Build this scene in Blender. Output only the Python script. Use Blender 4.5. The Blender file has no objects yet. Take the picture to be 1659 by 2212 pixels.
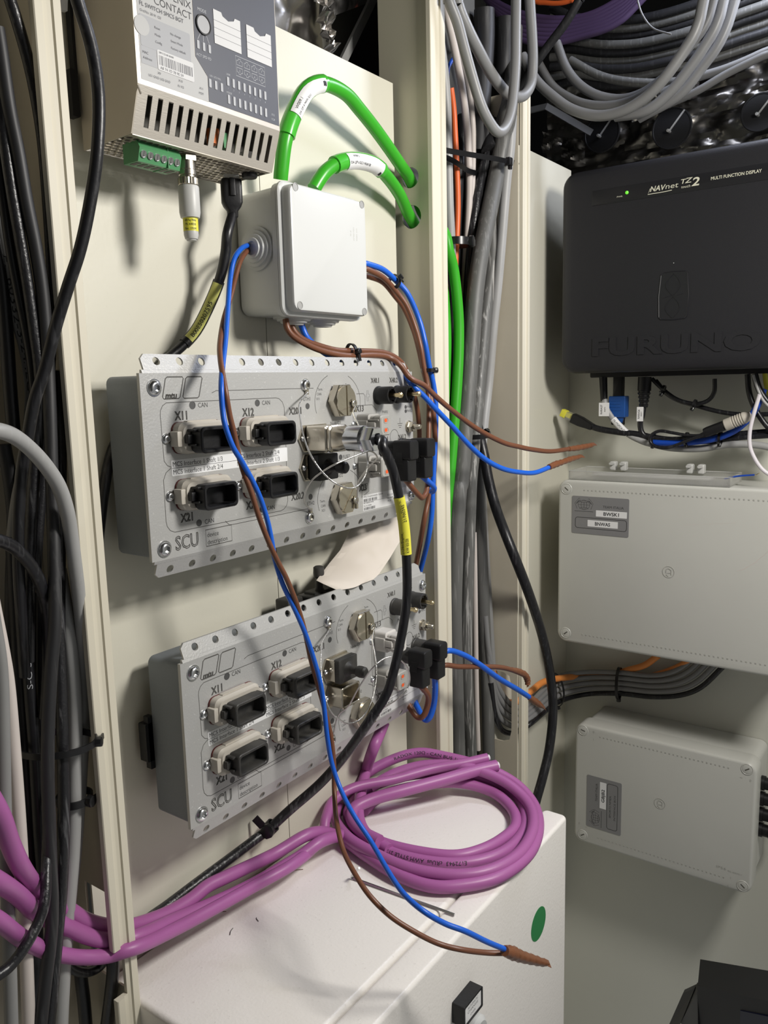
import bpy, bmesh, math, random
from mathutils import Vector, Matrix, noise
V = Vector
random.seed(7)
scene = bpy.context.scene
COL = scene.collection
# ------------------------------------------------------------------ camera
F_PX, CX, CY, IW, IH = 1753.57, 829.5, 1106.0, 1659, 2212
EYE = V((0, 0, 1.5))
_y, _p, _r = math.radians(35.904), math.radians(-9.0094), math.radians(-1.41309)
FW = V((math.cos(_p) * math.cos(_y), math.cos(_p) * math.sin(_y), math.sin(_p)))
_r0 = V((math.sin(_y), -math.cos(_y), 0)); _u0 = _r0.cross(FW)
RT = _r0 * math.cos(_r) + _u0 * math.sin(_r); UP = RT.cross(FW)
cam_d = bpy.data.cameras.new('camera'); cam = bpy.data.objects.new('camera', cam_d); COL.objects.link(cam)
cam.matrix_world = Matrix(((RT.x, UP.x, -FW.x, EYE.x), (RT.y, UP.y, -FW.y, EYE.y), (RT.z, UP.z, -FW.z, EYE.z), (0, 0, 0, 1)))
cam_d.sensor_fit = 'VERTICAL'; cam_d.sensor_height = 36; cam_d.lens = F_PX * 36 / IH
cam_d.clip_start = .01; scene.camera = cam
# ------------------------------------------------------------------ light
w = bpy.data.worlds.new('world'); scene.world = w; w.use_nodes = True
w.node_tree.nodes['Background'].inputs[0].default_value = (.80, .80, .78, 1)
w.node_tree.nodes['Background'].inputs[1].default_value = .30
def area(name, loc, target, size, power, col, sy=None):
    d = bpy.data.lights.new(name, 'AREA'); d.energy = power; d.color = col; d.size = size
    if sy: d.shape = 'RECTANGLE'; d.size_y = sy
    o = bpy.data.objects.new(name, d); COL.objects.link(o); o.location = loc
    o.rotation_euler = (V(target) - V(loc)).to_track_quat('-Z', 'Y').to_euler(); return o
area('work_lamp', (.60, -.20, 1.82), (.64, .40, 1.30), .15, 6.0, (1, .965, .91))
area('ceiling_tube', (1.06, .15, 2.01), (1.02, .25, 1.6), .04, 2.2, (.80, .85, 1.0), .28)
scene.view_settings.view_transform = 'Standard'; scene.view_settings.look = 'None'
scene.view_settings.gamma = 1; scene.view_settings.use_curve_mapping = False
scene.view_settings.exposure = 0.17
# ------------------------------------------------------------------ pixel -> place (on the panel plane, the right wall, a level plane)
YP, XB = .48, 1.13
def ray(px, py): return FW + RT * ((px - CX) / F_PX) - UP * ((py - CY) / F_PX)
def PY(px, py, h=0.0):
    d = ray(px, py); return EYE + d * ((YP - h) / d.y)
def PX(px, py, h=0.0):
    d = ray(px, py); return EYE + d * ((XB - h) / d.x)
def PZ(px, py, z):
    d = ray(px, py); return EYE + d * (z / d.z)
# ------------------------------------------------------------------ mesh builder
MM = .001
class Frame:
    def __init__(s, o, u, v, w): s.o, s.u, s.v, s.w = V(o), V(u), V(v), V(w)
    def p(s, a, b, c=0): return s.o + s.u * a + s.v * b + s.w * c
def frA(o): return Frame(o, (MM, 0, 0), (0, 0, MM), (0, -MM, 0))      # faces the room from the panel side, millimetres
def frB(o): return Frame(o, (0, -MM, 0), (0, 0, MM), (-MM, 0, 0))     # faces the room from the right wall
def frX(o): return Frame(o, (0, -MM, 0), (0, 0, MM), (-MM, 0, 0))
WF = Frame((0, 0, 0), (1, 0, 0), (0, 1, 0), (0, 0, 1))
def rr(u0, u1, v0, v1, r, n=4):
    r = min(r, (u1 - u0) / 2 - 1e-6, (v1 - v0) / 2 - 1e-6); out = []
    if r <= 0: return [(u0, v0), (u1, v0), (u1, v1), (u0, v1)]
    for cx, cy, a in ((u1 - r, v0 + r, -90), (u1 - r, v1 - r, 0), (u0 + r, v1 - r, 90), (u0 + r, v0 + r, 180)):
        for i in range(n + 1):
            t = math.radians(a + 90 * i / n); out.append((cx + r * math.cos(t), cy + r * math.sin(t)))
    return out
def circ(u, v, r, n=20, a0=0, ry=None):
    ry = ry or r
    return [(u + r * math.cos(a0 + 2 * math.pi * i / n), v + ry * math.sin(a0 + 2 * math.pi * i / n)) for i in range(n)]
TXT = {}
def text_mesh(s, outline=0, bold=0, ext=0):
    k = (s, outline, bold, ext)
    if k not in TXT:
        c = bpy.data.curves.new('t', 'FONT'); c.body = s; c.size = 1; c.resolution_u = 2 if outline else 3; c.offset = bold; c.extrude = ext
        if outline: c.fill_mode = 'NONE'; c.bevel_depth = outline; c.bevel_resolution = 0
        o = bpy.data.objects.new('t', c); COL.objects.link(o)
        m = bpy.data.meshes.new_from_object(o.evaluated_get(bpy.context.evaluated_depsgraph_get()))
        vs = [v.co.copy() for v in m.vertices]; fs = [tuple(p.vertices) for p in m.polygons]
        x = [v.x for v in vs] or [0]; 
        TXT[k] = (vs, fs, min(x), max(x))
        bpy.data.objects.remove(o); bpy.data.curves.remove(c); bpy.data.meshes.remove(m)
    return TXT[k]
class B:
    def __init__(s, fr=WF): s.v = []; s.f = []; s.fr = fr
    def add(s, vs, fs):
        k = len(s.v); s.v += [s.fr.p(*q) for q in vs]; s.f += [tuple(i + k for i in f) for f in fs]; return s
    def raw(s, vs, fs):
        k = len(s.v); s.v += [V(q) for q in vs]; s.f += [tuple(i + k for i in f) for f in fs]; return s
    def loft(s, loops, c0=True, c1=True, raw=False, ring=False):
        n = len(loops[0]); vs = [q for l in loops for q in l]; fs = []
        m = len(loops)
        for i in range(m if ring else m - 1):
            j = (i + 1) % m
            for k in range(n):
                k2 = (k + 1) % n; fs.append((i * n + k, i * n + k2, j * n + k2, j * n + k))
        if not ring:
            if c0: fs.append(tuple(range(n - 1, -1, -1)))
            if c1: fs.append(tuple((m - 1) * n + k for k in range(n)))
        return (s.raw if raw else s.add)(vs, fs)
    def stack(s, fn, prof, c0=True, c1=True, ring=False):     # prof: (inset, w) pairs; fn(inset) -> 2d outline
        return s.loft([[(a, b, w) for a, b in fn(i)] for i, w in prof], c0, c1, ring=ring)
    def rbox(s, u0, u1, v0, v1, w0, w1, r=0, ch=0, n=4):
        pr = [(0, w0), (0, w1)] if not ch else [(0, w0), (0, w1 - ch), (ch * .3, w1 - ch * .3), (ch, w1)]
        return s.stack(lambda i: rr(u0 + i, u1 - i, v0 + i, v1 - i, max(r - i, 0 if not r else .05), n), pr)
    def cyl(s, u, v, r, w0, w1, n=20, ch=0, a0=0):
        pr = [(0, w0), (0, w1)] if not ch else [(0, w0), (0, w1 - ch), (ch, w1)]
        return s.stack(lambda i: circ(u, v, r - i, n, a0), pr)
    def poly(s, pts, w0, w1): return s.loft([[(a, b, w0) for a, b in pts], [(a, b, w1) for a, b in pts]])
    def hollow(s, fn, prof): return s.stack(fn, prof)          # a stack whose profile turns back inside
    def line(s, pts, wd, w0, w1, closed=False):
        n = len(pts); L = []; R = []
        for i in range(n):
            a = V(pts[(i - 1) % n] if closed or i else pts[0]); b = V(pts[(i + 1) % n] if closed or i < n - 1 else pts[-1])
            t = (b - a); t = t.normalized() if t.length > 1e-9 else V((1, 0)); nn = V((-t.y, t.x)) * wd / 2
            c = V(pts[i]); L.append(c + nn); R.append(c - nn)
        loops = [[(L[i].x, L[i].y, w0), (L[i].x, L[i].y, w1), (R[i].x, R[i].y, w1), (R[i].x, R[i].y, w0)] for i in range(n)]
        return s.loft(loops, not closed, not closed, ring=closed)
    def text(s, t, u, v, size, w, align='L', rot=0, sx=1.0, outline=0, slant=0, fit=None, bold=0, ext=0):
        vs, fs, x0, x1 = text_mesh(t, outline, bold, ext)
        if fit: sx = fit / ((x1 - x0) * size)
        sh = {'L': x0, 'C': (x0 + x1) / 2, 'R': x1}[align]; c, d = math.cos(rot), math.sin(rot); out = []
        for q in vs:
            y = (q.y - .35) * size; x = (q.x - sh) * size * sx + slant * (y + .35 * size)
            out.append((u + x * c - y * d, v + x * d + y * c, w + q.z * size))
        return s.add(out, fs)
    def tube(s, pts, r, n=10, cap=True):
        pts = [V(p) for p in pts]; m = len(pts); rs = r if isinstance(r, (list, tuple)) else [r] * m
        t0 = (pts[1] - pts[0]).normalized(); nn = t0.orthogonal().normalized(); loops = []
        for i in range(m):
            t = (pts[min(i + 1, m - 1)] - pts[max(i - 1, 0)]).normalized()
            nn = (nn - t * nn.dot(t)).normalized(); b = t.cross(nn)
            loops.append([pts[i] + (nn * math.cos(2 * math.pi * k / n) + b * math.sin(2 * math.pi * k / n)) * rs[i] for k in range(n)])
        return s.loft(loops, cap, cap, raw=True)
    def strap(s, pts, nrm, wd, th):                            # flat band along pts, nrm(i) outward
        m = len(pts); loops = []
        for i in range(m):
            t = (pts[min(i + 1, m - 1)] - pts[max(i - 1, 0)]).normalized(); a = nrm(i); a = (a - t * a.dot(t)).normalized(); b = t.cross(a)
            loops.append([pts[i] + b * wd / 2, pts[i] + b * wd / 2 + a * th, pts[i] - b * wd / 2 + a * th, pts[i] - b * wd / 2])
        return s.loft(loops, raw=True)
    def holed(s, u0, u1, v0, v1, hu, hv, rad, w0, w1, n=20, m=None, extra=()):
        # a plate cell with one hole: rad(angle) from (hu, hv); m maps (u, v, w)
        m = m or (lambda a, b, c: (a, b, c))
        an = sorted({round(2 * math.pi * i / n, 6) for i in range(n)} | {round(math.atan2(b - hv, a - hu) % (2 * math.pi), 6) for a in (u0, u1) for b in (v0, v1)} | {round(x % (2 * math.pi), 6) for x in extra})
        O = []; I = []
        for t in an:
            c, d = math.cos(t), math.sin(t); k = 1e9
            if c > 1e-9: k = min(k, (u1 - hu) / c)
            if c < -1e-9: k = min(k, (u0 - hu) / c)
            if d > 1e-9: k = min(k, (v1 - hv) / d)
            if d < -1e-9: k = min(k, (v0 - hv) / d)
            O.append((hu + c * k, hv + d * k)); q = rad(t); I.append((hu + c * q, hv + d * q))
        lp = [[m(a, b, w0) for a, b in O], [m(a, b, w1) for a, b in O], [m(a, b, w1) for a, b in I], [m(a, b, w0) for a, b in I]]
        return s.loft(lp, ring=True)
    def build(s, name, mat, parent=None, smooth=38, org=None, **props):
        o0 = ORG[parent.name] if parent else (V(org) if org is not None else V((0, 0, 0)))
        if org is not None and parent: o0 = ORG[parent.name]
        me = bpy.data.meshes.new(name); me.from_pydata([q - o0 for q in s.v], [], s.f); me.validate()
        bm = bmesh.new(); bm.from_mesh(me)
        bmesh.ops.recalc_face_normals(bm, faces=bm.faces); bm.to_mesh(me); bm.free()
        if smooth:
            me.polygons.foreach_set('use_smooth', [True] * len(me.polygons)); me.set_sharp_from_angle(angle=math.radians(smooth))
        me.materials.append(mat)
        o = bpy.data.objects.new(name, me); COL.objects.link(o)
        if parent: o.parent = parent
        else: o.location = o0
        ORG[o.name] = o0
        for k, x in props.items(): o[k] = x
        if parent and name.split('_')[-1] in ('lettering', 'engraving', 'rule'): o['kind'] = 'stuff'
        return o
ORG = {}
def tag(o, label=None, cat=None, group=None, kind=None):
    if label: o['label'] = label
    if cat: o['category'] = cat
    if group: o['group'] = group
    if kind: o['kind'] = kind
    return o
def thing(name, loc, label=None, cat=None, group=None, kind=None):
    o = bpy.data.objects.new(name, None); COL.objects.link(o); o.location = loc; o.empty_display_size = .01; ORG[o.name] = V(loc)
    return tag(o, label, cat, group, kind)
def spline(pts, sub=6):
    pts = [V(p) for p in pts]; out = []
    P = [pts[0] * 2 - pts[1]] + pts + [pts[-1] * 2 - pts[-2]]
    for i in range(1, len(P) - 2):
        a, b, c, d = P[i - 1:i + 3]
        for k in range(sub):
            t = k / sub
            out.append(.5 * ((2 * b) + (c - a) * t + (2 * a - 5 * b + 4 * c - d) * t * t + (3 * b - a - 3 * c + d) * t ** 3))
    out.append(pts[-1]); return out
def route(L, mode='y'):
    # list of (px, py[, h]) or ('x'|'y'|'z', px, py, value) or Vector; missing h interpolated between the given ones
    hs = [None] * len(L)
    for i, q in enumerate(L):
        if not isinstance(q, Vector) and not isinstance(q[0], str) and len(q) > 2: hs[i] = q[2]
    idx = [i for i, h in enumerate(hs) if h is not None]; out = []
    for i, q in enumerate(L):
        if isinstance(q, Vector): out.append(q); continue
        if isinstance(q[0], str): out.append({'x': PX, 'y': PY, 'z': PZ}[q[0]](*q[1:])); continue
        if hs[i] is None:
            a = max([k for k in idx if k < i], default=None); b = min([k for k in idx if k > i], default=None)
            h = hs[b] if a is None else hs[a] if b is None else hs[a] + (hs[b] - hs[a]) * (i - a) / (b - a)
        else: h = hs[i]
        out.append((PY if mode == 'y' else PX)(q[0], q[1], h))
    return out
def rad_at(p, wpx): return wpx / 2 * (p - EYE).dot(FW) / F_PX
CAB = {}
def cable(name, label, L, wpx, mat, group=None, cat='cable', mode='y', n=10, sub=6, r=None, parent=None):
    P = route(L, mode); S = spline(P, sub)
    if r is None: r = sum(rad_at(p, wpx) for p in P) / len(P)
    b = B(); b.tube(S, r, n); o = b.build(name, mat, parent, org=None if parent else S[0], smooth=60)
    if not parent: tag(o, label, cat, group)
    CAB[o.name] = (S, r); return o
def arc_pos(S, s):
    for i in range(len(S) - 1):
        l = (S[i + 1] - S[i]).length
        if s <= l or i == len(S) - 2: return S[i] + (S[i + 1] - S[i]) * (s / l), (S[i + 1] - S[i]).normalized()
        s -= l
def wrap_text(b, t, S, s0, size, r, flip=1, off=0.0, fit=None):
    vs, fs, x0, x1 = text_mesh(t); sx = fit / ((x1 - x0) * size) if fit else 1; out = []
    for q in vs:
        x = (q.x - x0) * size * sx; c, tg = arc_pos(S, max(0, s0 + flip * x))
        nn = (EYE - c); nn = (nn - tg * nn.dot(tg)).normalized(); bt = nn.cross(tg) * flip
        a = ((q.y - .35) * size + off) / r
        out.append(c + (nn * math.cos(a) + bt * math.sin(a)) * (r + .00015))
    b.raw(out, fs)
def sub_path(S, s0, s1, n=12): return [arc_pos(S, s0 + (s1 - s0) * i / n)[0] for i in range(n + 1)]
def path_len_to(S, p):                                         # arc length of the path point nearest p
    i = min(range(len(S)), key=lambda k: (S[k] - p).length); return sum((S[k + 1] - S[k]).length for k in range(i))
def tie(label, c, axis, rx, ry=None, wd=.0036, head=None, tail=.012, group='black cable ties', up=None, parent=None):
    # zip tie: band round an axis; head sits at direction head
    ax = V(axis).normalized(); hd = V(head) if head is not None else (EYE - c); hd = (hd - ax * hd.dot(ax)).normalized(); sd = ax.cross(hd); ry = ry or rx
    t = parent or thing('cable_tie', c, label, 'cable tie', group)
    pts = [c + hd * math.cos(2 * math.pi * i / 24) * ry + sd * math.sin(2 * math.pi * i / 24) * rx for i in range(25)]
    b = B(); b.strap(pts, lambda i: pts[i] - c, wd, .0011); b.build('strap', M['tie'], t)
    b = B(); o = c + hd * (ry + .0002); fr = Frame(o, sd * 1, ax * 1, hd * 1); b.fr = fr
    b.rbox(-wd * .75, wd * .75, -wd * .8, wd * .8, 0, .0042, .0006, .0006, 2); b.build('head', M['tie'], t)
    if tail:
        b = B(fr); b.rbox(wd * .7, wd * .7 + tail, -wd * .42, wd * .42, .0015, .0027, 0); b.build('tail', M['tie'], t)
    return t
# ------------------------------------------------------------------ materials
M = {}
def mat(name, col, rough=.5, metal=0, bump=0, bscale=300, var=0, vscale=8, var_col=None, spec=.5, streak=0, streak_col=(.5, .5, .5), coat=0, alpha=1, trans=0, bstretch=None, speck=0, speck_col=(0, 0, 0)):
    m = bpy.data.materials.new(name); m.use_nodes = True; nt = m.node_tree; bs = nt.nodes['Principled BSDF']; N = nt.nodes.new; Lk = nt.links.new
    bs.inputs['Base Color'].default_value = (*col, 1); bs.inputs['Roughness'].default_value = rough; bs.inputs['Metallic'].default_value = metal
    bs.inputs['Specular IOR Level'].default_value = spec; bs.inputs['Coat Weight'].default_value = coat
    bs.inputs['Alpha'].default_value = alpha; bs.inputs['Transmission Weight'].default_value = trans
    tc = N('ShaderNodeTexCoord'); cur = None
    def nz(scale, detail=3, st=None):
        n = N('ShaderNodeTexNoise'); n.inputs['Scale'].default_value = scale; n.inputs['Detail'].default_value = detail
        if st:
            mp = N('ShaderNodeMapping'); mp.inputs['Scale'].default_value = st; Lk(tc.outputs['Object'], mp.inputs['Vector']); Lk(mp.outputs['Vector'], n.inputs['Vector'])
        else: Lk(tc.outputs['Object'], n.inputs['Vector'])
        return n
    def mix(fac, c2):
        nonlocal cur
        x = N('ShaderNodeMix'); x.data_type = 'RGBA'; Lk(fac, x.inputs['Factor'])
        if cur is None: x.inputs['A'].default_value = (*col, 1)
        else: Lk(cur, x.inputs['A'])
        x.inputs['B'].default_value = (*c2, 1); cur = x.outputs['Result']
    def ramp(src, a, b, top=1.0):
        r = N('ShaderNodeMapRange'); r.inputs['From Min'].default_value = a; r.inputs['From Max'].default_value = b; r.inputs['To Max'].default_value = top; Lk(src, r.inputs['Value']); return r.outputs['Result']
    if var: mix(ramp(nz(vscale, 4).outputs['Fac'], .35, .7, var), var_col or tuple(c * .6 for c in col))
    if streak: mix(ramp(nz(380, 4, (1, 1, .045)).outputs['Fac'], .56, .66, streak), streak_col)
    if speck: mix(ramp(nz(420, 1).outputs['Fac'], .70, .76, speck), speck_col)
    if cur is not None: Lk(cur, bs.inputs['Base Color'])
    if bump:
        bp = N('ShaderNodeBump'); bp.inputs['Strength'].default_value = bump; bp.inputs['Distance'].default_value = .0006
        Lk(nz(bscale, 3, bstretch).outputs['Fac'], bp.inputs['Height']); Lk(bp.outputs['Normal'], bs.inputs['Normal'])
    M[name] = m; return m
mat('panel', (.655, .635, .54), .42, bump=.12, bscale=260, var=.12, vscale=5, var_col=(.60, .57, .45), speck=.10, speck_col=(.3, .27, .2))
mat('panel_right', (.60, .60, .53), .45, bump=.10, bscale=260, var=.10, vscale=5)
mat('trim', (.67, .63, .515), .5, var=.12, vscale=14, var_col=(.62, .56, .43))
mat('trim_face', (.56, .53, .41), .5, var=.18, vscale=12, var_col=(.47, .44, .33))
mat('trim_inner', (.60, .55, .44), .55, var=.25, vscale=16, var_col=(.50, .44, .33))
mat('cabinet', (.86, .83, .79), .30, bump=.35, bscale=420, speck=.15, speck_col=(.25, .2, .15))
mat('dark', (.012, .012, .013), .7)
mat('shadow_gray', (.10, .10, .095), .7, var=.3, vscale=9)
mat('board', (.17, .165, .145), .6, var=.5, vscale=7, var_col=(.28, .27, .21))
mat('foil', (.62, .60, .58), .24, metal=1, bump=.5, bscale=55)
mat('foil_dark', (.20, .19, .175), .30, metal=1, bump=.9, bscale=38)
mat('galv', (.42, .42, .41), .5, metal=.4, var=.3, vscale=30)
mat('scu_face', (.455, .455, .445), .40, metal=.25, bump=.25, bscale=700, speck=.35, speck_col=(.66, .66, .64))
mat('scu_body', (.165, .185, .21), .45, metal=.35, bump=.15, bscale=500, var=.45, vscale=26, var_col=(.15, .165, .18))
mat('engrave', (.075, .072, .066), .6)
mat('engrave_dk', (.03, .03, .03), .6)
mat('beige', (.50, .465, .405), .5, var=.25, vscale=60, var_col=(.40, .37, .31), bump=.1)
mat('dt_gray', (.36, .35, .325), .45, var=.2, vscale=50)
mat('dt_light', (.60, .58, .55), .45, var=.2, vscale=50)
mat('black', (.009, .009, .010), .42, spec=.4, bump=.15, bscale=500)
mat('black_dusty', (.022, .022, .022), .5, var=.6, vscale=70, var_col=(.075, .07, .06), bump=.2, bscale=500)
mat('tie', (.011, .011, .012), .28)
mat('steel', (.72, .73, .74), .22, metal=1)
mat('chrome', (.72, .74, .78), .20, metal=1)
mat('nickel', (.60, .555, .47), .27, metal=1, bump=.12, bscale=300, var=.35, vscale=70, var_col=(.42, .38, .30))
mat('brass', (.78, .64, .38), .22, metal=1)
mat('wire_rope', (.66, .65, .62), .30, metal=1, bump=1.0, bscale=900)
mat('white_label', (.80, .80, .80), .45)
mat('paper_white', (.76, .765, .77), .5)
mat('silver_label', (.64, .64, .64), .4)
mat('ink', (.016, .016, .018), .6)
mat('insert_white', (.58, .58, .58), .5)
mat('ink_soft', (.16, .16, .17), .6)
mat('ink_pale', (.42, .43, .45), .6)
mat('orange_lock', (.75, .10, .02), .4)
mat('red_seal', (.10, .012, .01), .5)
mat('yellow', (.72, .68, .06), .45, var=.12, vscale=60)
mat('yellow_pale', (.58, .58, .16), .35)
mat('purple', (.385, .115, .33), .42, bump=.05)
mat('green', (.045, .40, .022), .32, var=.15, vscale=30, var_col=(.03, .30, .015))
mat('green_tag', (.06, .46, .035), .25, coat=.4)
mat('blue', (.008, .115, .62), .38)
mat('blue_deep', (.006, .06, .42), .4)
mat('brown', (.165, .062, .030), .42)
mat('tape', (.20, .075, .032), .34, bump=.3, bscale=220)
mat('cab_black', (.009, .009, .011), .36, bump=.2, bscale=260, streak=.16, streak_col=(.16, .16, .17))
mat('cab_braid', (.014, .014, .016), .34, bump=.5, bscale=420, streak=.32, streak_col=(.22, .22, .23))
mat('cab_dark', (.020, .020, .022), .5, var=.3, vscale=40, streak=.10, streak_col=(.2, .2, .2))
mat('cab_gray', (.115, .115, .109), .5, var=.35, vscale=30, var_col=(.115, .115, .11), streak=.30, streak_col=(.34, .34, .33))
mat('cab_scuff', (.125, .125, .118), .5, var=.3, vscale=30, streak=.75, streak_col=(.50, .49, .47))
mat('cab_light', (.36, .36, .355), .45, var=.25, vscale=25, var_col=(.27, .27, .265), streak=.12, streak_col=(.5, .5, .5))
mat('cab_loop', (.215, .215, .215), .42, var=.25, vscale=25, var_col=(.16, .16, .16))
mat('cab_loop_dk', (.15, .15, .15), .48, var=.3, vscale=25, var_col=(.10, .10, .10))
mat('cab_mid', (.24, .24, .235), .5, var=.3, vscale=25, var_col=(.18, .18, .175))
mat('cab_cream', (.62, .56, .52), .45, var=.2, vscale=30)
mat('cab_white', (.74, .70, .74), .45)
mat('cab_orange', (.72, .13, .028), .42)
mat('cab_orange2', (.75, .26, .06), .45)
mat('cab_purple_dk', (.075, .045, .11), .55)
mat('jbox', (.60, .61, .60), .34, bump=.06, bscale=260)
mat('jbox_rib', (.56, .57, .565), .42)
mat('gbox', (.56, .56, .52), .38, bump=.06, bscale=320, var=.10, vscale=10)
mat('gbox_mark', (.43, .43, .395), .4)  # darker gbox tone, paints the dent shade of the dotted rows
mat('slotdark', (.09, .085, .07), .6)
mat('screw_dark', (.10, .10, .10), .5, metal=.4)
mat('plate_gray', (.30, .30, .305), .42, metal=.35)
mat('display', (.017, .017, .020), .45, spec=.4, bump=.22, bscale=900)
mat('display_band', (.011, .011, .013), .38)
mat('display_rec', (.012, .012, .015), .34)
mat('logo_cream', (.66, .65, .52), .4)
mat('led_green', (.12, .55, .04), .3, coat=.5)
mat('switch_metal', (.60, .56, .50), .38, metal=.6, bump=.10, bscale=200, bstretch=(1, 1, 10), var=.2, vscale=20)
mat('switch_side', (.52, .475, .40), .40, metal=.5, bump=.08, bscale=200, bstretch=(1, 1, .1))
mat('switch_label', (.42, .42, .415), .45, var=.08, vscale=40)
mat('switch_label2', (.33, .335, .35), .45)
mat('switch_dark', (.070, .074, .092), .42)
mat('term_green', (.075, .27, .11), .42, var=.15, vscale=60)
mat('pcb', (.02, .10, .05), .5)
mat('copper', (.75, .20, .05), .4)
mat('plug_gray', (.52, .52, .50), .42)
mat('vga_blue', (.010, .075, .30), .4)
mat('sticker_green', (.03, .22, .07), .45)
mat('card', (.66, .60, .53), .65, var=.08, vscale=30)
mat('acrylic', (.80, .80, .78), .10, trans=.75, alpha=.55, spec=.5)
mat('acrylic_rim', (.72, .72, .70), .2, trans=.3)
mat('bracket_dark', (.020, .020, .022), .5)
mat('bracket_gray', (.060, .060, .060), .6)
mat('screen_blue', (.006, .008, .03), .3)
m = M['led_green']; m.node_tree.nodes['Principled BSDF'].inputs['Emission Color'].default_value = (.2, 1, .05, 1); m.node_tree.nodes['Principled BSDF'].inputs['Emission Strength'].default_value = .5
# ================================================================== STRUCTURE
Z0, ZT = 1.5 - .86, 1.5 + .2876
wl = thing('wall_left', (.5, YP, Z0), kind='structure')
for a, b in ((.3005, .5026), (.5034, .695), (.9, XB)):
    q = B(); q.rbox(a, b, YP, YP + .002, .2 if a > .8 else Z0, ZT, 0); q.build('panel', M['panel'], wl, 0)
q = B(); q.rbox(XB, XB + .002, -.75, YP + .002, .2, ZT - .02); q.build('wall_right', M['panel_right'], smooth=0, kind='structure')
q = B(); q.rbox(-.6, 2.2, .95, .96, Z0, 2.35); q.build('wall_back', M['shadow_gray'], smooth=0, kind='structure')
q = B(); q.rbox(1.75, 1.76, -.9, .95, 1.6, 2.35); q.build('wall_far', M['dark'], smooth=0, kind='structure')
q = B(); q.rbox(-.36, -.35, -.9, .95, Z0, 2.35); q.build('wall_light_block', M['shadow_gray'], smooth=0, kind='structure')  # unseen wall added to block fill light from the left
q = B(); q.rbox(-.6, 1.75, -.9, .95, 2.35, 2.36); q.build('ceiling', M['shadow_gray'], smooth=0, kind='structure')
# ---- cable trunkings: wall + back + grooved lip
def lip(b, x0, x1, z0, z1, y=.441, parts='LR'):
    g = (x1 - x0); 
    if 'L' in parts: b.loft([[(x, yy, z) for x, yy in ((x0, y + .003), (x0, y - .0012), (x0 + .0006, y - .0018), (x0 + .30 * g, y - .0018), (x0 + .34 * g, y - .0004), (x0 + .55 * g, y), (x0 + .55 * g, y + .003))] for z in (z0, z1)])
    if 'R' in parts: b.loft([[(x, yy, z) for x, yy in ((x0 + .5 * g, y + .003), (x0 + .5 * g, y), (x0 + .66 * g, y - .0004), (x0 + .70 * g, y - .0018), (x1 - .0006, y - .0018), (x1, y - .0012), (x1, y + .003))] for z in (z0, z1)])
TB, TTOP = 1.5 - .86, 2.14
zn0, zn1 = PY(270, 2150, .039).z, PY(266, 2042, .039).z
lt = thing('cable_trunking', (.287, .5, TB), 'cream grooved cable trunking edge standing in front of the black cable bundle', 'trunking')
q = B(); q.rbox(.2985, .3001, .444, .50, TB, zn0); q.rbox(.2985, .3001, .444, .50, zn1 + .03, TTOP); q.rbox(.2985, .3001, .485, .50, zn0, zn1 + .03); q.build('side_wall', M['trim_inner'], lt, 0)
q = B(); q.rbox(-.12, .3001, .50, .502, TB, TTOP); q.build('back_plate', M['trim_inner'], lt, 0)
q = B(); lip(q, .2868, .3045, TB, zn0, parts='L'); lip(q, .2868, .3045, zn1, TTOP, parts='L'); lip(q, .2868, .3045, TB, TTOP, parts='R'); q.build('lip', M['trim'], lt, 30)
mt = thing('cable_trunking', (.80, .5, TB), 'wide open cable trunking with green cable holes between the panel and the corner', 'trunking')
q = B(); mp = lambda a, b, c: (c, a, b)
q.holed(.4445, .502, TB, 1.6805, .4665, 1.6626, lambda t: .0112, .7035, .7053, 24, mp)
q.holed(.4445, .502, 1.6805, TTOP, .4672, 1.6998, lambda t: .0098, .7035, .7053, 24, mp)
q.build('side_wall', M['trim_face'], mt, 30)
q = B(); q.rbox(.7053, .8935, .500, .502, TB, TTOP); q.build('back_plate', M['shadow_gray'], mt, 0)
q = B()
sq = lambda t: (abs(math.cos(t) / .021) ** 6 + abs(math.sin(t) / .047) ** 6) ** (-1 / 6)
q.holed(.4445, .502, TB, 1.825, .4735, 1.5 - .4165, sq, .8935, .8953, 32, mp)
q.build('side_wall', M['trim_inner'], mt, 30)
q = B(); lip(q, .7000, .7268, TB, TTOP); q.build('lip', M['trim'], mt, 30)
q = B(); lip(q, .8965, .9152, TB, 1.825); q.build('lip', M['trim'], mt, 30)
# ---- white enclosure under the panel
ec = thing('electrical_enclosure', (.50, .40, Z0), 'white textured steel enclosure with rounded door edge below the purple coil', 'enclosure')
def soft_box(q, x0, x1, y0, y1, z0, z1, r, top):
    q.stack(lambda i: rr(x0 + i, x1 - i, y0 + i, y1 - i, max(r - i, .0006), 5), [(0, z0)] + [(top * (1 - math.cos(a)), z1 - top + top * math.sin(a)) for a in [math.radians(15 * k) for k in range(7)]])
q = B(); soft_box(q, .3035, .697, .3185, .4785, Z0, 1.08, .004, .004); q.build('body', M['cabinet'], ec, 50)
q = B(); soft_box(q, .3035, .696, .2915, .3165, Z0, 1.0798, .006, .0035); q.build('door', M['cabinet'], ec, 50)
q = B(frA((.630, .2915, 1.003))); q.cyl(0, 0, 15.5, 0, .25, 40); dot = q.build('round_sticker', M['sticker_green'], ec, label='round green sticker')
fr = frA((.490, .2915, 1.5 - .4795)); sw = thing('selector_switch', (.490, .2915, 1.02), 'grey rotary switch under a black framed label plate on the enclosure door', 'switch')
q = B(fr); q.stack(lambda i: rr(-14.5 + i, 14.5 - i, -8.8 + i, 8.8 - i, 1.2), [(0, 0), (0, 11), (1.6, 11), (1.6, 9.8)]); q.rbox(-4, 9, -14, -8, 0, 8, 1); q.build('label_frame', M['black'], sw)
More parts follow.
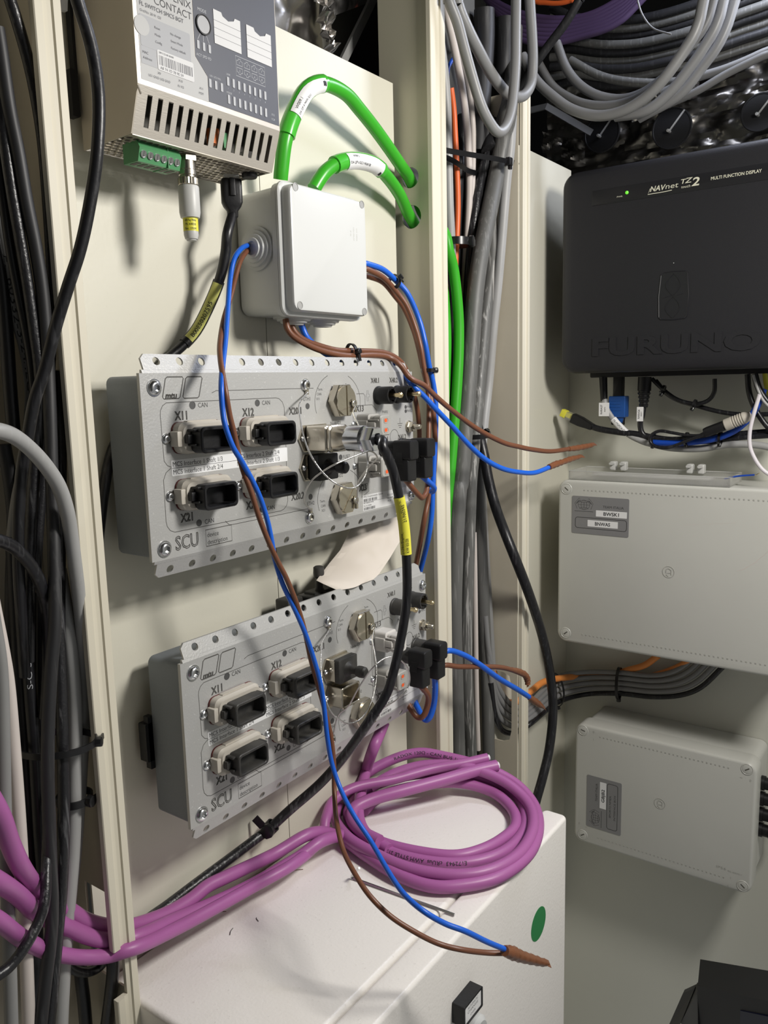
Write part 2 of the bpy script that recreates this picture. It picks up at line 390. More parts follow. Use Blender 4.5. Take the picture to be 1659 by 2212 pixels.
q = B(fr); q.rbox(-12.8, 12.8, -7.1, 7.1, 9.8, 10.3, .5); q.build('label_plate', M['white_label'], sw)
q = B(fr)
for t, v, s in (('AUTOMATIC', 3.6, 3.1), ('CHANGE', .2, 3.1), ('OVER', -4.0, 2.6)): q.text(t, 0, v, s, 10.35, 'C', fit=16 if s > 3 else 8)
q.build('lettering', M['ink_soft'], sw, 0)
q = B(fr); q.cyl(3, -22, 15, 0, 5, 36, 1); q.cyl(3, -22, 12, 5, 16, 36, 3); q.build('knob', M['jbox'], sw)
# hex key and crumbs of cable insulation on top
hk = route([('z', 776, 1875, -.4035), ('z', 757, 1895, -.4185), ('z', 765, 1904, -.4185), ('z', 982, 1976, -.4185)])
q = B(); c0, c1, c2 = hk[0], hk[1], hk[3]
pts = [c0.lerp(c1, t) for t in (0, .5, .82)] + [c1.lerp(c0, .10).lerp(c1.lerp(c2, .012), .5)] + [c1.lerp(c2, t) for t in (.035, .3, .6, 1)]
q.tube(pts, .0011, 6); o = q.build('hex_key', M['steel'], smooth=0, org=pts[4]); tag(o, 'small L shaped steel hex key lying across the enclosure door seam', 'tool')
for i, (px, py, ang, ln, lb) in enumerate(((500, 2012, .5, .004, 'short dark bristle lying on the white enclosure top left of the hex key'), (556, 1986, 1.1, .0025, 'tiny dark crumb on the enclosure top near the purple cables'), (640, 1880, 2.4, .006, 'thin reddish bristle beside the purple cables on the enclosure top'), (478, 1969, 2.2, .004, 'thin bristle lying next to the purple cables at the enclosure left'))):
    p = PZ(px, py, -.4195); q = B(); d = V((math.cos(ang), math.sin(ang), 0)) * ln
    q.tube(spline([p - d, p + V((0, .0008, 0)), p + d], 4), .00025, 5); o = q.build('bristle', M['brown' if i > 1 else 'ink'], org=p); tag(o, lb, 'debris')
# ================================================================== MANAGED SWITCH (top of the panel)
FS = frA((.3348, .4144, 1.679))
ns = thing('network_switch', (.40, .47, 1.65), 'metal network switch with slotted lower grille and printed port legend at the panel top', 'network switch')
UW, TV = 122.6, 140
b = B(FS)
b.loft([[(u, v, w) for v, w in ((0, 0), (-26.5, -9.2), (-28, -57), (TV, -57), (TV, 0))] for u in (0, 1.0)])
b.build('side_plate', M['switch_side'], ns, 0)
b = B(FS); b.loft([[(u, v, w) for v, w in ((0, 0), (-26.5, -9.2), (-28, -57), (TV, -57), (TV, 0))] for u in (UW - 1, UW)]); b.build('side_plate', M['switch_side'], ns, 0)
b = B(FS); b.rbox(1, UW - 1, 0, TV, -1, 0); b.rbox(1, UW - 1, -28, TV, -57, -56); b.rbox(1, UW - 1, TV - 1, TV, -56, -1)
b.loft([[(u, v, w) for v, w in ((-6, 2.2), (-6.6, 1.2), (-2, -.6), (-1, -.2))] for u in (0, .8)])
b.build('housing', M['switch_metal'], ns, 0)
b = B(FS)
for k in range(14):                                                        # the slanted grille: one cell per slot
    c = 10 + 8.04 * k; a0 = 1.0 if k == 0 else c - 4.02; a1 = UW - 1 if k == 13 else c + 4.02
    ra = lambda t: min(1.8 / max(abs(math.cos(t)), 1e-6), 9.2 / max(abs(math.sin(t)), 1e-6))
    ct = math.atan2(9.2, 1.8)
    b.holed(a0, a1, 0, 28.05, c, 13.6, ra, -1, 0, 12, lambda x, y, z: (x, -26.5 * y / 28.05 + z * .33, -9.2 * y / 28.05 + z * .94), (ct, -ct, math.pi - ct, math.pi + ct))
b.build('grille', M['switch_metal'], ns, 0)
b = B(FS); hx = lambda t: 2.15 / math.cos((t + math.pi / 6) % (math.pi / 3) - math.pi / 6)
he = [math.pi / 6 + math.pi / 3 * i for i in range(6)]
for r_ in range(8):
    for c_ in range(23):
        u = 4 + c_ * 5.0 + (2.5 if r_ % 2 else 0); d = 16 + r_ * 5.0
        b.holed(u - 2.5, u + 2.5, d - 2.5, d + 2.5, u, d, hx, 0, .8, 6, lambda x, y, z: (x, -28 + z + (57 - y) * .025, -y), he)
b.rbox(1, UW - 1, -27, -26.4, -13.5, -9.2)
b.build('vent_plate', M['switch_side'], ns, 0)
# what shows inside through the slots
b = B(FS); b.rbox(4, UW - 4, -20, 30, -30, -26); b.build('circuit_board', M['slotdark'], ns, 0)
b = B(FS); b.rbox(71, 77, -16, -6, -20, -14); b.build('coil', M['copper'], ns, 0)
b = B(FS); b.rbox(79, 84, -18, -8, -20, -12, 1); b.build('capacitor', M['term_green'], ns, 0)
b = B(FS); b.rbox(98, 109, -24, -16, -16, -10, 1); b.build('connector_block', M['white_label'], ns, 0)
# printed face
b = B(FS); b.poly([(3, 2.9), (55.7, 2.9), (55.7, 18), (46, 28), (46, TV), (3, TV)], 0, .15); b.build('label_sheet', M['switch_label'], ns, 0)
b = B(FS); b.poly([(56, 3.2), (124 - 2, 3.2), (122, 62.4), (122, TV), (46.4, TV), (46.4, 28), (56, 18.2)], 0, .18); b.build('label_sheet', M['switch_dark'], ns, 0)
b = B(FS); b.rbox(4, 42.6, 22, 39.5, .15, .3, 1); b.build('window', M['switch_label2'], ns, 0)
b = B(FS); b.rbox(3.8, 15.4, 12, 22, .15, .25); b.build('field', M['switch_label2'], ns, 0)
b = B(FS); b.poly(circ(5.6, 33, 5.5, 20), .3, .36); b.build('thumb_mark', M['switch_label'], ns, 0)
b = B(FS); b.rbox(15.8, 44.2, 11.6, 23, .15, .4, 1); b.build('sticker', M['insert_white'], ns, 0)
for u0, u1 in ((63.5, 87.4), (93, 116.7)):
    b = B(FS); b.poly([(u0, 40.6), (u1, 40.6), (u1, 61), (u0 + 19, 61), (u0 + 18, 59), (u0 + 13, 57.4), (u0 + 8, 59), (u0 + 7, 61), (u0, 61)], .18, .5); b.build('label_insert', M['insert_white'], ns, 0)
b = B(FS)
for u0, u1 in ((63.5, 87.4), (93, 116.7)):
    for v in (45.5, 50, 54.5): b.rbox(u0, u1, v, v + .25, .5, .54)
random.seed(3); u = 17
while u < 43:
    wd = random.choice((.25, .4, .6, .8)); b.rbox(u, u + wd, 14.6, 20, .4, .44); u += wd + random.choice((.3, .45, .7))
b.build('rule', M['ink_soft'], ns, 0)
b = B(FS)
for t, u, v, s, al, ft in (('PHOENIX', 45, 56.6, 6, 'R', 27), ('CONTACT', 45, 50.4, 6, 'R', 29), ): b.text(t, u, v, s, .2, al, fit=ft)
b.build('lettering', M['ink'], ns, 0)
b = B(FS)
for t, u, v, s, al in (('FL SWITCH SMCS 8GT', 5, 45.4, 3.4, 'L'), ('Ord.No. 28 91 123', 5, 41.6, 2.0, 'L'), ('Reset', 15, 35, 1.9, 'L'), ('Mode', 15, 31, 1.9, 'L'), ('Config', 15, 27, 1.9, 'L'), ('No change', 27, 35, 1.9, 'L'), ('Smart Mode', 27, 31, 1.9, 'L'), ('Factory default', 27, 27, 1.9, 'L'), ('MAC', 5, 18.6, 2, 'L'), ('Address', 5, 15.6, 2, 'L'), ('2891123-08 00400', 17, 21.6, 1.5, 'L'), ('A8 74 1D 78 9E 59', 17.5, 13.1, 2.3, 'L'), ('X9', 16.5, 9.6, 1.9, 'C'), ('US1 GND US2 GND', 16.5, 6.6, 1.9, 'C'), ('X10', 33, 9.6, 1.9, 'C'), ('R1 R2', 33, 6.3, 1.9, 'C'), ('X11', 49.8, 9.6, 1.9, 'C'), ('MEM', 49.6, 6.6, 1.9, 'C')): b.text(t, u, v, s, .5, al)
b.build('lettering', M['ink_soft'], ns, 0)
b = B(FS)
for t, u, v, s in (('MODE', 54.1, 57, 2.6), ('ACT SPD FD', 53.6, 29.6, 2.3), ('US1 US2 FAIL', 62.7, 19.6, 1.7), ('LINK', 74.5, 24.6, 1.7), ('MODE', 74.5, 13.2, 1.7), ('X12', 116, 9.4, 1.9), ('V.24', 116, 6.3, 1.9)): b.text(t, u, v, s, .22, 'C')
for k in range(8): b.text(str(k + 1), 73.7 + 5 * k, 15.8, 1.4, .22, 'C')
for k in range(8):
    cu, cv = 85.2 + 7 * (k // 2), 35 - 5.6 * (k % 2); d = 1 if k % 2 == 0 else -1
    b.line([(cu - 2.6, cv - 2 * d), (cu + 2.6, cv - 2 * d), (cu + 2.6, cv + .8 * d), (cu + 1.2, cv + .8 * d), (cu + .8, cv + 2 * d), (cu - .8, cv + 2 * d), (cu - 1.2, cv + .8 * d), (cu - 2.6, cv + .8 * d)], .3, .18, .24, True)
    b.text(str(k + 1), cu, cv - .2 * d, 2.0, .22, 'C')
b.line([(81.7, 26), (109.3, 26), (109.3, 38.4), (81.7, 38.4)], .3, .18, .24, True)
b.line([(49.2, 38.6), (52, 43.4)], .3, .18, .24); b.line([(54, 38.6), (54, 42.4)], .3, .18, .24); b.line([(58.8, 38.6), (56.4, 43.4)], .3, .18, .24)
b.build('lettering', M['ink_pale'], ns, 0)
for u, v0, v1 in [(u, 33, 38) for u in (49.2, 54, 58.8)] + [(u, 12.2, 17.4) for u in (57.7, 62.7, 67.8)] + [(73.7 + 5 * k, 17.4, 22.8) for k in range(8)] + [(73.7 + 5 * k, 6.2, 11.8) for k in range(8)]:
    b = B(FS); b.rbox(u - 1, u + 1, v0, v1, .18, .5, .4, n=2); b.build('led_window', M['ink_pale'], ns, 0)
b = B(FS); b.hollow(lambda i: circ(54.3, 48.5, 6.2 - i, 32), [(0, .18), (0, 1.2), (.7, 1.2), (.7, .5)]); b.build('button_ring', M['ink'], ns)
b = B(FS); b.cyl(54.3, 48.5, 5.4, .2, .9, 32, .3); b.build('button', M['plate_gray'], ns)
# DIN clip, terminal block, black blanking cap
b = B(FS); b.rbox(-7, -1.6, -9, 19, -62, -55, 1); b.rbox(-2, 3, 19, 60, -62, -57.2); b.build('rail_clip', M['black'], ns)
b = B(FS); b.loft([[(u, v, w) for v, w in ((-26.5, -17), (-31, -14.5), (-39, -17), (-39, -31), (-26.5, -31))] for u in (10, 43)]); b.rbox(32.4, 32.8, -39.4, -26.5, -31, -15.2); tb = b.build('terminal_block', M['term_green'], ns, 20)
for k in range(6):
    u = 13.2 + 5.3 * k; fr2 = Frame(FS.p(u, -34.6, -15.4), (MM, 0, 0), (0, -.30 * MM, .955 * MM), (0, -.955 * MM, -.30 * MM))
    b = B(fr2); b.hollow(lambda i: circ(0, 0, 2.3 - i, 14), [(0, -.8), (0, .5), (.4, .5), (.4, .1)]); b.rbox(-1.7, -.25, -1.5, 1.5, .1, .35); b.rbox(.25, 1.7, -1.5, 1.5, .1, .35); b.build('terminal_screw', M['steel'], tb, 30)
for k in range(6): b = B(FS); b.rbox(11.4 + 5.3 * k, 14.8 + 5.3 * k, -39.2, -38.8, -27, -20); b.build('wire_opening', M['slotdark'], tb, 0)
b = B(FS)
b.loft([[(u, -28 - d, w) for u, w in circ(112.4, -22, r_, 24)] for r_, d in ((5.6, -1), (5.6, 1.4), (5, 2.2))]); b.build('blanking_cap', M['black'], ns)
for u, w in ((9, -52), (48, -54), (86, -53)):
    b = B(FS); b.loft([[(x, -27.3 - d, y) for x, y in circ(u, w, r_, 12)] for r_, d in ((2.6, -.6), (2.6, .8), (1.6, 1.4))]); b.build('screw', M['steel'], ns)
# BNC-style plug hanging from the switch
FP = FS.p(52.3, -27.2, -20); pl = thing('terminating_plug', FP, 'grey and silver round plug with yellow label hanging under the switch', 'plug')
def turned(b, base, prof, n=24, ax=V((0, 0, -1)), a=None):
    a = a or ax.orthogonal().normalized(); c = ax.cross(a)
    return b.loft([[base + ax * d * MM + (a * math.cos(2 * math.pi * k / n) + c * math.sin(2 * math.pi * k / n)) * r * MM for k in range(n)] for r, d in prof], raw=True)
b = B(); turned(b, FP, [(7, .2), (7, 3.6)], 6); turned(b, FP, [(5.6, 3.6), (5.6, 9), (5.9, 9.4), (5.9, 12.4), (5.4, 12.8), (5.4, 14)]); b.build('silver_body', M['nickel'], pl, 30)
b = B(); n = 44
b.loft([[FP + V((0, 0, -d * MM)) + V((math.cos(2 * math.pi * k / n), math.sin(2 * math.pi * k / n), 0)) * (r - (.35 if k % 2 else 0)) * MM for k in range(n)] for r, d in ((6.2, 14), (6.7, 14.5), (6.7, 18.4), (6.2, 19))], raw=True); b.build('knurled_ring', M['nickel'], pl, 20)
b = B(); turned(b, FP, [(6.6, 19.2), (6.9, 20), (7.0, 36), (6.3, 39.4), (5.6, 39.8)]); b.build('grey_body', M['plug_gray'], pl, 30, label='light grey plastic body')
b = B(); turned(b, FP, [(4.9, 48), (4.9, 50.4), (4.2, 53), (3.4, 53.4), (3.2, 54)]); b.build('end_cap', M['plug_gray'], pl, 30)
b = B(); turned(b, FP, [(5.0, 39.6), (5.0, 48.2)]); b.build('yellow_label', M['yellow'], pl, 30, label='yellow label sleeve')
Sp = [FP + V((0, 0, -.039)), FP + V((0, 0, -.049))]; b = B()
vd = (EYE - FP); vd = V((vd.x, vd.y, 0)).normalized(); sd = V((0, 0, 1)).cross(vd)
for t, z, f in (('60R-Plug Within', -41.4, 8.0), ('PN. X00E50', -44.0, 7.4), ('Rev.: 2701M', -46.8, 7.6)):
    vs, fs, x0, x1 = text_mesh(t); s = 2.1; kx = f / ((x1 - x0) * s); out = []
    for q in vs:
        a = (q.x - (x0 + x1) / 2) * s * kx / 5.0; out.append(FP + (vd * math.cos(a) + sd * math.sin(a)) * 5.06 * MM + V((0, 0, (z + (q.y - .35) * s) * MM)))
    b.raw(out, fs)
b.build('lettering', M['ink'], pl, 0)
# ================================================================== JUNCTION BOX
FJ = frA((.4727, .427, 1.5515))
jb = thing('junction_box', (.52, .478, 1.56), 'white square junction box with rubber grommets above the upper control unit', 'junction box')
b = B(FJ); b.stack(lambda i: rr(0 + i, 97 - i, 3 + i, 98 - i, 8), [(1.2, -51), (0, -12), (-1.6, -12), (-1.6, -7.5)]); b.build('base', M['jbox'], jb)
b = B(FJ); b.stack(lambda i: rr(-1.6 + i, 98.6 - i, 1.6 + i, 100.6 - i, max(8 - i * .6, 2)), [(0, -7.2), (0, -5), (1.2, -4), (3.2, -4), (3.2, 2.5), (4.0, 4.2), (5.2, 4.6)]); b.build('lid', M['jbox'], jb)
for u, v in ((8, 95), (90, 95), (89.6, 8.6), (8, 8.8)):
    b = B(FJ); b.hollow(lambda i: circ(u, v, 3.1 - i, 20), [(0, 4.5), (0, 4.9), (.35, 4.9), (.35, 4.62)]); b.build('screw', M['galv'], jb)
b = B(FJ)
for t, u, s in (('IP 56', 74, 2.2), ('100x100x50', 78, 2.2), ('GW 44004', 82, 2.2)): b.text(t, u, 70, s, 4.62, 'C', -math.pi / 2)
b.build('lettering', M['gbox_mark'], jb, 0)
def grommet(c, ax):
    b = B(); turned(b, c, [(16.6, -.5), (16.6, 1.6), (14.2, 1.6), (13.6, 3.4), (11.2, 3.4), (10.6, 5.2), (8.2, 5.2), (7.6, 6.8), (5.2, 6.8), (4.6, 5.0)], 32, V(ax)); return b.build('grommet', M['jbox_rib'], jb, 30)
grommet(V((.4727, .4566, 1.6046)), (-1, 0, 0)); grommet(V((.504, .4500, 1.5548)), (0, 0, -1)); grommet(V((.540, .4500, 1.5548)), (0, 0, -1)); grommet(V((.5695, .4566, 1.6046)), (1, 0, 0))
# ================================================================== CONTROL UNITS
def hexa(u, v, r, a0=0): return circ(u, v, r, 6, a0)
def pan_screw(fr, u, v, r, parent, w=0, name='screw', washer=True):
    b = B(fr)
    if washer: b.cyl(u, v, r * 1.18, w, w + .5, 20)
    n = 24; star = lambda k: 1 - .16 * (1 + math.cos(6 * 2 * math.pi * k / n)) / 2
    L = [[(a, c, w + h) for a, c in circ(u, v, r * q, n)] for q, h in ((.96, .4), (1, .9), (.93, r * .38), (.75, r * .56), (.56, r * .64))]
    L += [[(u + r * q * star(k) * math.cos(2 * math.pi * k / n), v + r * q * star(k) * math.sin(2 * math.pi * k / n), w + h) for k in range(n)] for q, h in ((.52, r * .64), (.50, r * .3))]
    b.loft(L); return b.build(name, M['steel'], parent, 35)
def make_scu(o, label, second):
    F = frA(o); org = V(o) + V((.155, .02, -.06)); s = thing('control_unit', org, label, 'control unit', 'grey control units on the panel')
    b = B(F); b.stack(lambda i: rr(1.5 + i, 308.5 - i, -121 + i, -1.5 - i, 5), [(1.5, -38), (0, -36.5), (0, -2.5)]); b.build('housing', M['scu_body'], s)
    b = B(F); b.poly([(0, 0), (310, 0), (310, -113), (304, -122.5), (0, -122.5)], -2.6, 0)
    for sg, v0 in ((1, 0), (-1, -122.5)):                        # bent flanges with a row of holes
        us = [16.5 + 19.27 * k for k in range(15)]; mid = [(a + c) / 2 for a, c in zip(us, us[1:])]
        for k, u in enumerate(us):
            a0 = 8 if k == 0 else mid[k - 1]; a1 = 298 if k == 14 else mid[k]
            mp = lambda x, y, z: (x, v0 + sg * (y * .93 + 0), -y * .36 + z)
            b.holed(a0, a1, 2.2, 13.2, u, 8.2, lambda t: 2.9, -1.6, 0, 14, mp)
        mq = lambda x, y, z: (x, v0 + sg * (y * .93), -y * .36 + z)
        b.loft([[(u, v0, 0), (u, v0, -2.6), mq(u, 2.3, -1.7), mq(u, 2.3, 0)] for u in (2.5 if sg > 0 else 2, 306)])
        for ua, ub in ((8, 4.5), (298, 303)): b.loft([[mq(ua, 2.2, 0), mq(ua, 2.2, -1.6), mq(ua, 13.2, -1.6), mq(ua, 13.2, 0)], [mq(ub, 2.2, 0), mq(ub, 2.2, -1.6), mq(ub, 10, -1.6), mq(ub, 10, 0)]])
    b.build('front_plate', M['scu_face'], s, 25)
    for u, v in ((11, -9.3), (304, -10.8), (10.5, -115.2), (304, -115.8)): pan_screw(F, u, v, 4.9, s)
    for u, v in ((158, -10.2), (157, -115.4)): pan_screw(F, u, v, 4.6, s)
    # engraved frames and legend
    b = B(F); W0, W1, T = 0, .05, .45
    b.line([(24, -62.2)] + [(14.5 + 8 * (1 - math.cos(t)) , -54 - 8 * math.sin(t)) for t in (1.4, .9, .4)] + [(14.5, -27)] + [(22 - 7.5 * math.cos(t), -26.5 + 7.5 * math.sin(t)) for t in (.3, .8, 1.3)] + [(124, -19)] + [(124 + 9 * math.sin(t), -28 + 9 * math.cos(t)) for t in (.4, .9, 1.4)] + [(133, -58)], T, W0, W1)
    b.line([(24, -62.2)] + [(13.5 + 9 * (1 - math.sin(t)), -71 + 8.8 * math.cos(t)) for t in (.3, .8, 1.4)] + [(13.4, -97)] + [(21.5 - 8 * math.cos(t), -97.5 - 8 * math.sin(t)) for t in (.4, .9, 1.4)] + [(124, -105.6)] + [(124 + 8.5 * math.sin(t), -97.5 - 8 * math.cos(t)) for t in (.4, .9, 1.4)] + [(132.6, -67)], T, W0, W1)
    b.line([(60, -13.8), (64, -12.4), (168, -12.6)], T, W0, W1); b.line([(66, -104.8), (70, -108.4), (156, -108.4)], T, W0, W1)
    for cu, cv in ((199, -24.6), (198, -104)):
        for a0, a1 in ((115, 200), (-12, 62)):
            b.line([(cu + 30 * math.cos(math.radians(a0 + (a1 - a0) * i / 10)), cv + 24 * math.sin(math.radians(a0 + (a1 - a0) * i / 10))) for i in range(11)], T, W0, W1)
    b.line([(224, -18.5), (234, -18.5), (236, -20.5), (236, -28.5)], T, W0, W1); b.line([(224, -28.5), (246, -28.5), (252, -33), (252, -36)], T, W0, W1)
    b.line([(218.5, -26), (218.5, -98)], T, W0, W1); b.line([(222, -97), (236, -97), (238, -104), (228, -108)], T, W0, W1)
    b.line(circ(279, -58.6, 6.5, 24), T, W0, W1, True)
    for u0, u1, d in ((17.5, 31.5, 0), (34.5, 48, 0)):
        b.line([(u0 + .8, -16.8), (u1 - 1, -16.8), (u1 + .4, -15.8), (u1 + 4, -3.6), (u1 + 3.2, -2.6), (u0 + 4.6, -2.6), (u0 + 3, -3.8), (u0 - .2, -15.6)], .8, W0, W1, True)
    b.line([(47, -108.3), (71.5, -108.3), (71.5, -120), (47, -120)], .6, W0, W1, True)
    for k, (hw, y) in enumerate(((4, -47.2), (2.8, -49), (1.6, -50.8))): b.line([(288.6 - hw, y), (288.6 + hw, y)], .5, W0, W1)
    b.line([(288.6, -47.2), (288.6, -42)], .5, W0, W1)
    b.line([(238, -19.3), (238.9, -19.3), (238.9, -16), (240.9, -16), (240.9, -19.3), (242.6, -19.3), (242.6, -21.5), (240.9, -21.5), (240.9, -25), (238.9, -25), (238.9, -21.5), (238, -21.5)], .3, W0, W1, True)
    b.build('engraving', M['engrave'], s, 0)
    b = B(F)
    for t, u, v, z in (('X11', 31.5, -28, 8), ('X12', 94, -28.4, 8), ('X20.1', 145, -29.6, 7.4), ('X13', 228, -31, 7.6), ('X21', 31, -96.8, 8), ('X22', 93, -96.6, 8), ('X20.2', 144, -96.6, 7.4), ('X23', 229, -100, 7.4), ('X40.1', 251, -7.4, 6.2), ('X40.2', 279.6, -7.4, 6.2), ('X41.1', 262.5, -60, 6.2), ('X41.2', 291.5, -59.6, 6.2)):
        b.text(t, u, v, z, .05, 'C', sx=.84, outline=.036)
    b.text('SCU', 30, -113.2, 13.5, .05, 'C', sx=.82, outline=.026); b.text('mtu', 19.4, -14.6, 6.0, .05, 'L', sx=1.0, outline=.045, slant=.22)
    b.build('engraved_lettering', M['engrave'], s, 0)
    b = B(F)
    for t, u, v, z in (('CAN', 47, -21.7, 4.6), ('CAN', 109, -22.2, 4.6), ('CAN', 46.8, -102.4, 4.6), ('CAN', 109, -101.6, 4.6), ('ETH1', 155.5, -20.8, 4.4), ('ETH2', 155, -104.4, 4.4), ('FUSE2', 203, -70.6, 4.2), ('PWR1', 261, -35.6, 4), ('PWR1', 300.6, -32.4, 3.6), ('PWR2', 300.6, -36.2, 3.6), ('PWR2', 263, -88, 4), ('Node-ID1', 188, -41.6, 3.8), ('Node-ID2', 188, -86, 3.8), ('Term.', 173, -13.6, 3.0), ('CAN', 172, -17.4, 3.0), ('X11', 171, -21.2, 3.0), ('Term.', 209, -10.6, 3.0), ('CAN', 212, -14.4, 3.0), ('X13', 213, -18.2, 3.0), ('Term.', 171, -104.6, 3.0), ('CAN', 172, -108.6, 3.0), ('X21', 172.6, -112.4, 3.0), ('device', 48.4, -112, 4.7), ('description', 48.4, -117.2, 4.7)):
        b.text(t, u, v, z, .05, sx=.9)
    b.build('lettering', M['engrave_dk'], s, 0)
    for u, v, r in ((42, -21.6, 2.4), (104, -22.2, 2.2), (41.6, -102.4, 2.1), (103.5, -101.6, 2.0), (160, -26.6, 2.1), (159.4, -99.2, 2.1), (199.6, -70.6, 1.9), (298.4, -32.4, 1.4), (298.4, -36.2, 1.4)):
        b = B(F); b.hollow(lambda i: circ(u, v, r - i, 16), [(-.35, 0), (-.35, .12), (0, .12), (0, .02)]); b.build('led_window', M['screw_dark'], s)
    # label strip
    b = B(F); b.rbox(20.8, 134, -67.8, -57.2, 0, .15, .8); st = b.build('label_strip', M['paper_white'], s)
    b = B(F)
    for t, u, v in (('MCS Interface 1 Shaft 1/3', 22, -59.9), ('MCS Interface 1 Shaft 2/4', 22, -65.2), ('MCS Interface 2 Shaft 2/4', 80.5, -59.9), ('MCS Interface 2 Shaft 1/3', 80.5, -65.2)): b.text(t, u, v, 4.5, .17, fit=44.5)
    b.rbox(21, 124, -62.7, -62.45, .15, .2); b.build('lettering', M['ink'], st, 0)
    # rating label
    b = B(F); b.rbox(228.6, 300, -121, -107, 0, .12, .5); rl = b.build('rating_label', M['silver_label'], s)
    b = B(F); b.text('MTU Friedrichshafen GmbH', 230, -108.6, 2.5, .15); b.text('SCU1-01', 266, -111, 2.4, .15); b.text('PN: X00E50210758', 230, -114.2, 1.8, .15); b.text('SN: 261300084', 230, -116.6, 1.8, .15); b.text('EN 118078', 266, -114, 1.8, .15); b.text('MB 218', 266, -116.6, 1.8, .15); b.text('CE', 302.6, -108 if second else -104.5, 5, .05, 'C', outline=.03)
    random.seed(5)
    for v0, v1, ue in ((-113, -110.4, 250), (-120.4, -118, 246)):
        u = 230
        while u < ue:
            wd = random.choice((.3, .5, .8)); b.rbox(u, u + wd, v0, v1, .12, .16); u += wd + random.choice((.3, .5, .7))
    b.rbox(229, 299, -113.6, -113.4, .12, .16); b.build('lettering', M['ink'], rl, 0)
    # the four connectors with their open black caps
    def conn(cu, cv):
        c = 'black_dusty' if second else 'black'
        b = B(F); b.stack(lambda i: rr(cu - 22.9 + i, cu + 22.6 - i, cv - 10.6 + i, cv + 10.6 - i, 5.6), [(0, 0), (0, 1.0)]); k = b.build('connector', M['red_seal'], s)
        b = B(F); b.stack(lambda i: rr(cu - 22.4 + i, cu + 22.4 - i, cv - 10.4 + i, cv + 10.4 - i, 5.5), [(0, .9), (0, 6.5), (1.2, 8), (1.6, 9.6), (2.4, 9.6)])
        for sg in (-1, 1): b.rbox(cu + sg * 22.6 - 2.2, cu + sg * 22.6 + 2.2, cv - 5.4, cv + 4.8, 1.4, 8.6, 1, .6, 2)
        b.rbox(cu - 13, cu + 13, cv - 11.2, cv + 11.2, 1.4, 5, 1); b.build('shroud', M['beige'], k)
        b = B(F); b.stack(lambda i: rr(cu - 15.4 + i, cu + 15.4 - i, cv - 10.2 + i, cv + 7.2 - i, max(3.6 - i * .6, 1)), [(.8, 9.2), (.8, 11), (0, 11.6), (0, 20), (.5, 20.6), (1.9, 20.6), (2.4, 20), (2.9, 10.6)])
        for sg in (-1, 1):
            b.rbox(cu + sg * 17.6 - 2.4, cu + sg * 17.6 + 2.4, cv - 3.4, cv + 2.6, 9, 13.4, .8, .5, 2)
            for dv in (-5.2, 4.4): b.rbox(cu + sg * 16 - 1.6, cu + sg * 16 + 1.6, cv + dv, cv + dv + 1.6, 10, 17, .6, .3, 2)
        b.build('protective_cap', M[c], k)
    for cu, cv in ((45.2, -42.8), (107.6, -42.8), (45.2, -81), (107.6, -81)):
        conn(cu, cv); pan_screw(F, cu - 27.2, cv, 3.1, s); pan_screw(F, cu + 27.2, cv - .4, 3.1, s)
    # two slotted hex plugs on the right
    for cu, cv in ((198.6, -23.4), (197, -104.6)):
        h = hexa(cu, cv, 13.6, math.pi / 6); rot = 0 if cv > -50 else math.radians(-38)
        b = B(F); b.cyl(cu, cv, 12.6, 0, 1.4, 28); b.stack(lambda i: hexa(cu, cv, 14.8 - i, 0), [(.6, 1.2), (0, 1.8), (0, 7.4), (.5, 8)])
        R = 12.2
        for sg in (-1, 1):
            arc = [(sg * .9, -math.sqrt(R * R - .81))] + [(sg * R * math.cos(t), R * math.sin(t)) for t in [math.radians(a) for a in range(-80, 81, 16)]] + [(sg * .9, math.sqrt(R * R - .81))]
            b.poly([(cu + x * math.cos(rot) - y * math.sin(rot), cv + x * math.sin(rot) + y * math.cos(rot)) for x, y in arc], 7.8, 9.6)
        hp = b.build('hex_plug', M['nickel'], s, 30); pan_screw(F, cu + 8, cv - 2.5, 2.9, hp, 9.6, washer=False)
    # two small grey sealed connectors
    for cu, cv in ((231.5, -45.4), (231.5, -81)):
        lm = 'dt_light' if second and cv > -50 else 'dt_gray'
        b = B(F); b.stack(lambda i: rr(cu - 8.6 + i, cu + 8.6 - i, cv - 9.6 + i, cv + 9.6 - i, 3), [(0, 0), (0, 12.4), (.8, 13), (1.6, 13)]); b.rbox(cu - 10, cu - 7, cv - 4.4, cv + 4.4, 2, 12, .8); k = b.build('sealed_connector', M[lm if second else 'dt_gray'], s)
        b = B(F); b.stack(lambda i: rr(cu - 6.8 + i, cu + 6.8 - i, cv - 8 + i, cv + 8 - i, 2.6), [(0, 12.6), (0, 18), (-.6, 18), (-.6, 24), (.2, 25), (1, 25)])
        b.rbox(cu - 9.6, cu - 6.4, cv - 3, cv + 3, 11, 20, .6, .5, 2); b.rbox(cu - 8.6, cu - 6.8, cv - 5.4, cv - 4, 13, 23, .4); b.rbox(cu - 8.6, cu - 6.8, cv + 4, cv + 5.4, 13, 23, .4); b.build('plug', M[lm], k)
        b = B(F)
        for dv in (-4, 4.2): b.hollow(lambda i: rr(cu - 2.6 + i, cu + 2.8 - i, cv + dv - 1.9 + i, cv + dv + 1.9 - i, 1.6), [(-.5, 24.9), (-.5, 25.3), (0, 25.3), (0, 25.05)])
        b.build('lock_window', M['dt_gray'], k)
        b = B(F)
        for dv in (-4, 4.2): b.rbox(cu - 2.2, cu + 1.6, cv + dv - 1.5, cv + dv + 1.5, 25, 25.2, 1.2)
        b.build('wedge_lock', M['orange_lock'], k); pan_screw(F, 218.4, cv + 1, 2.5, s)
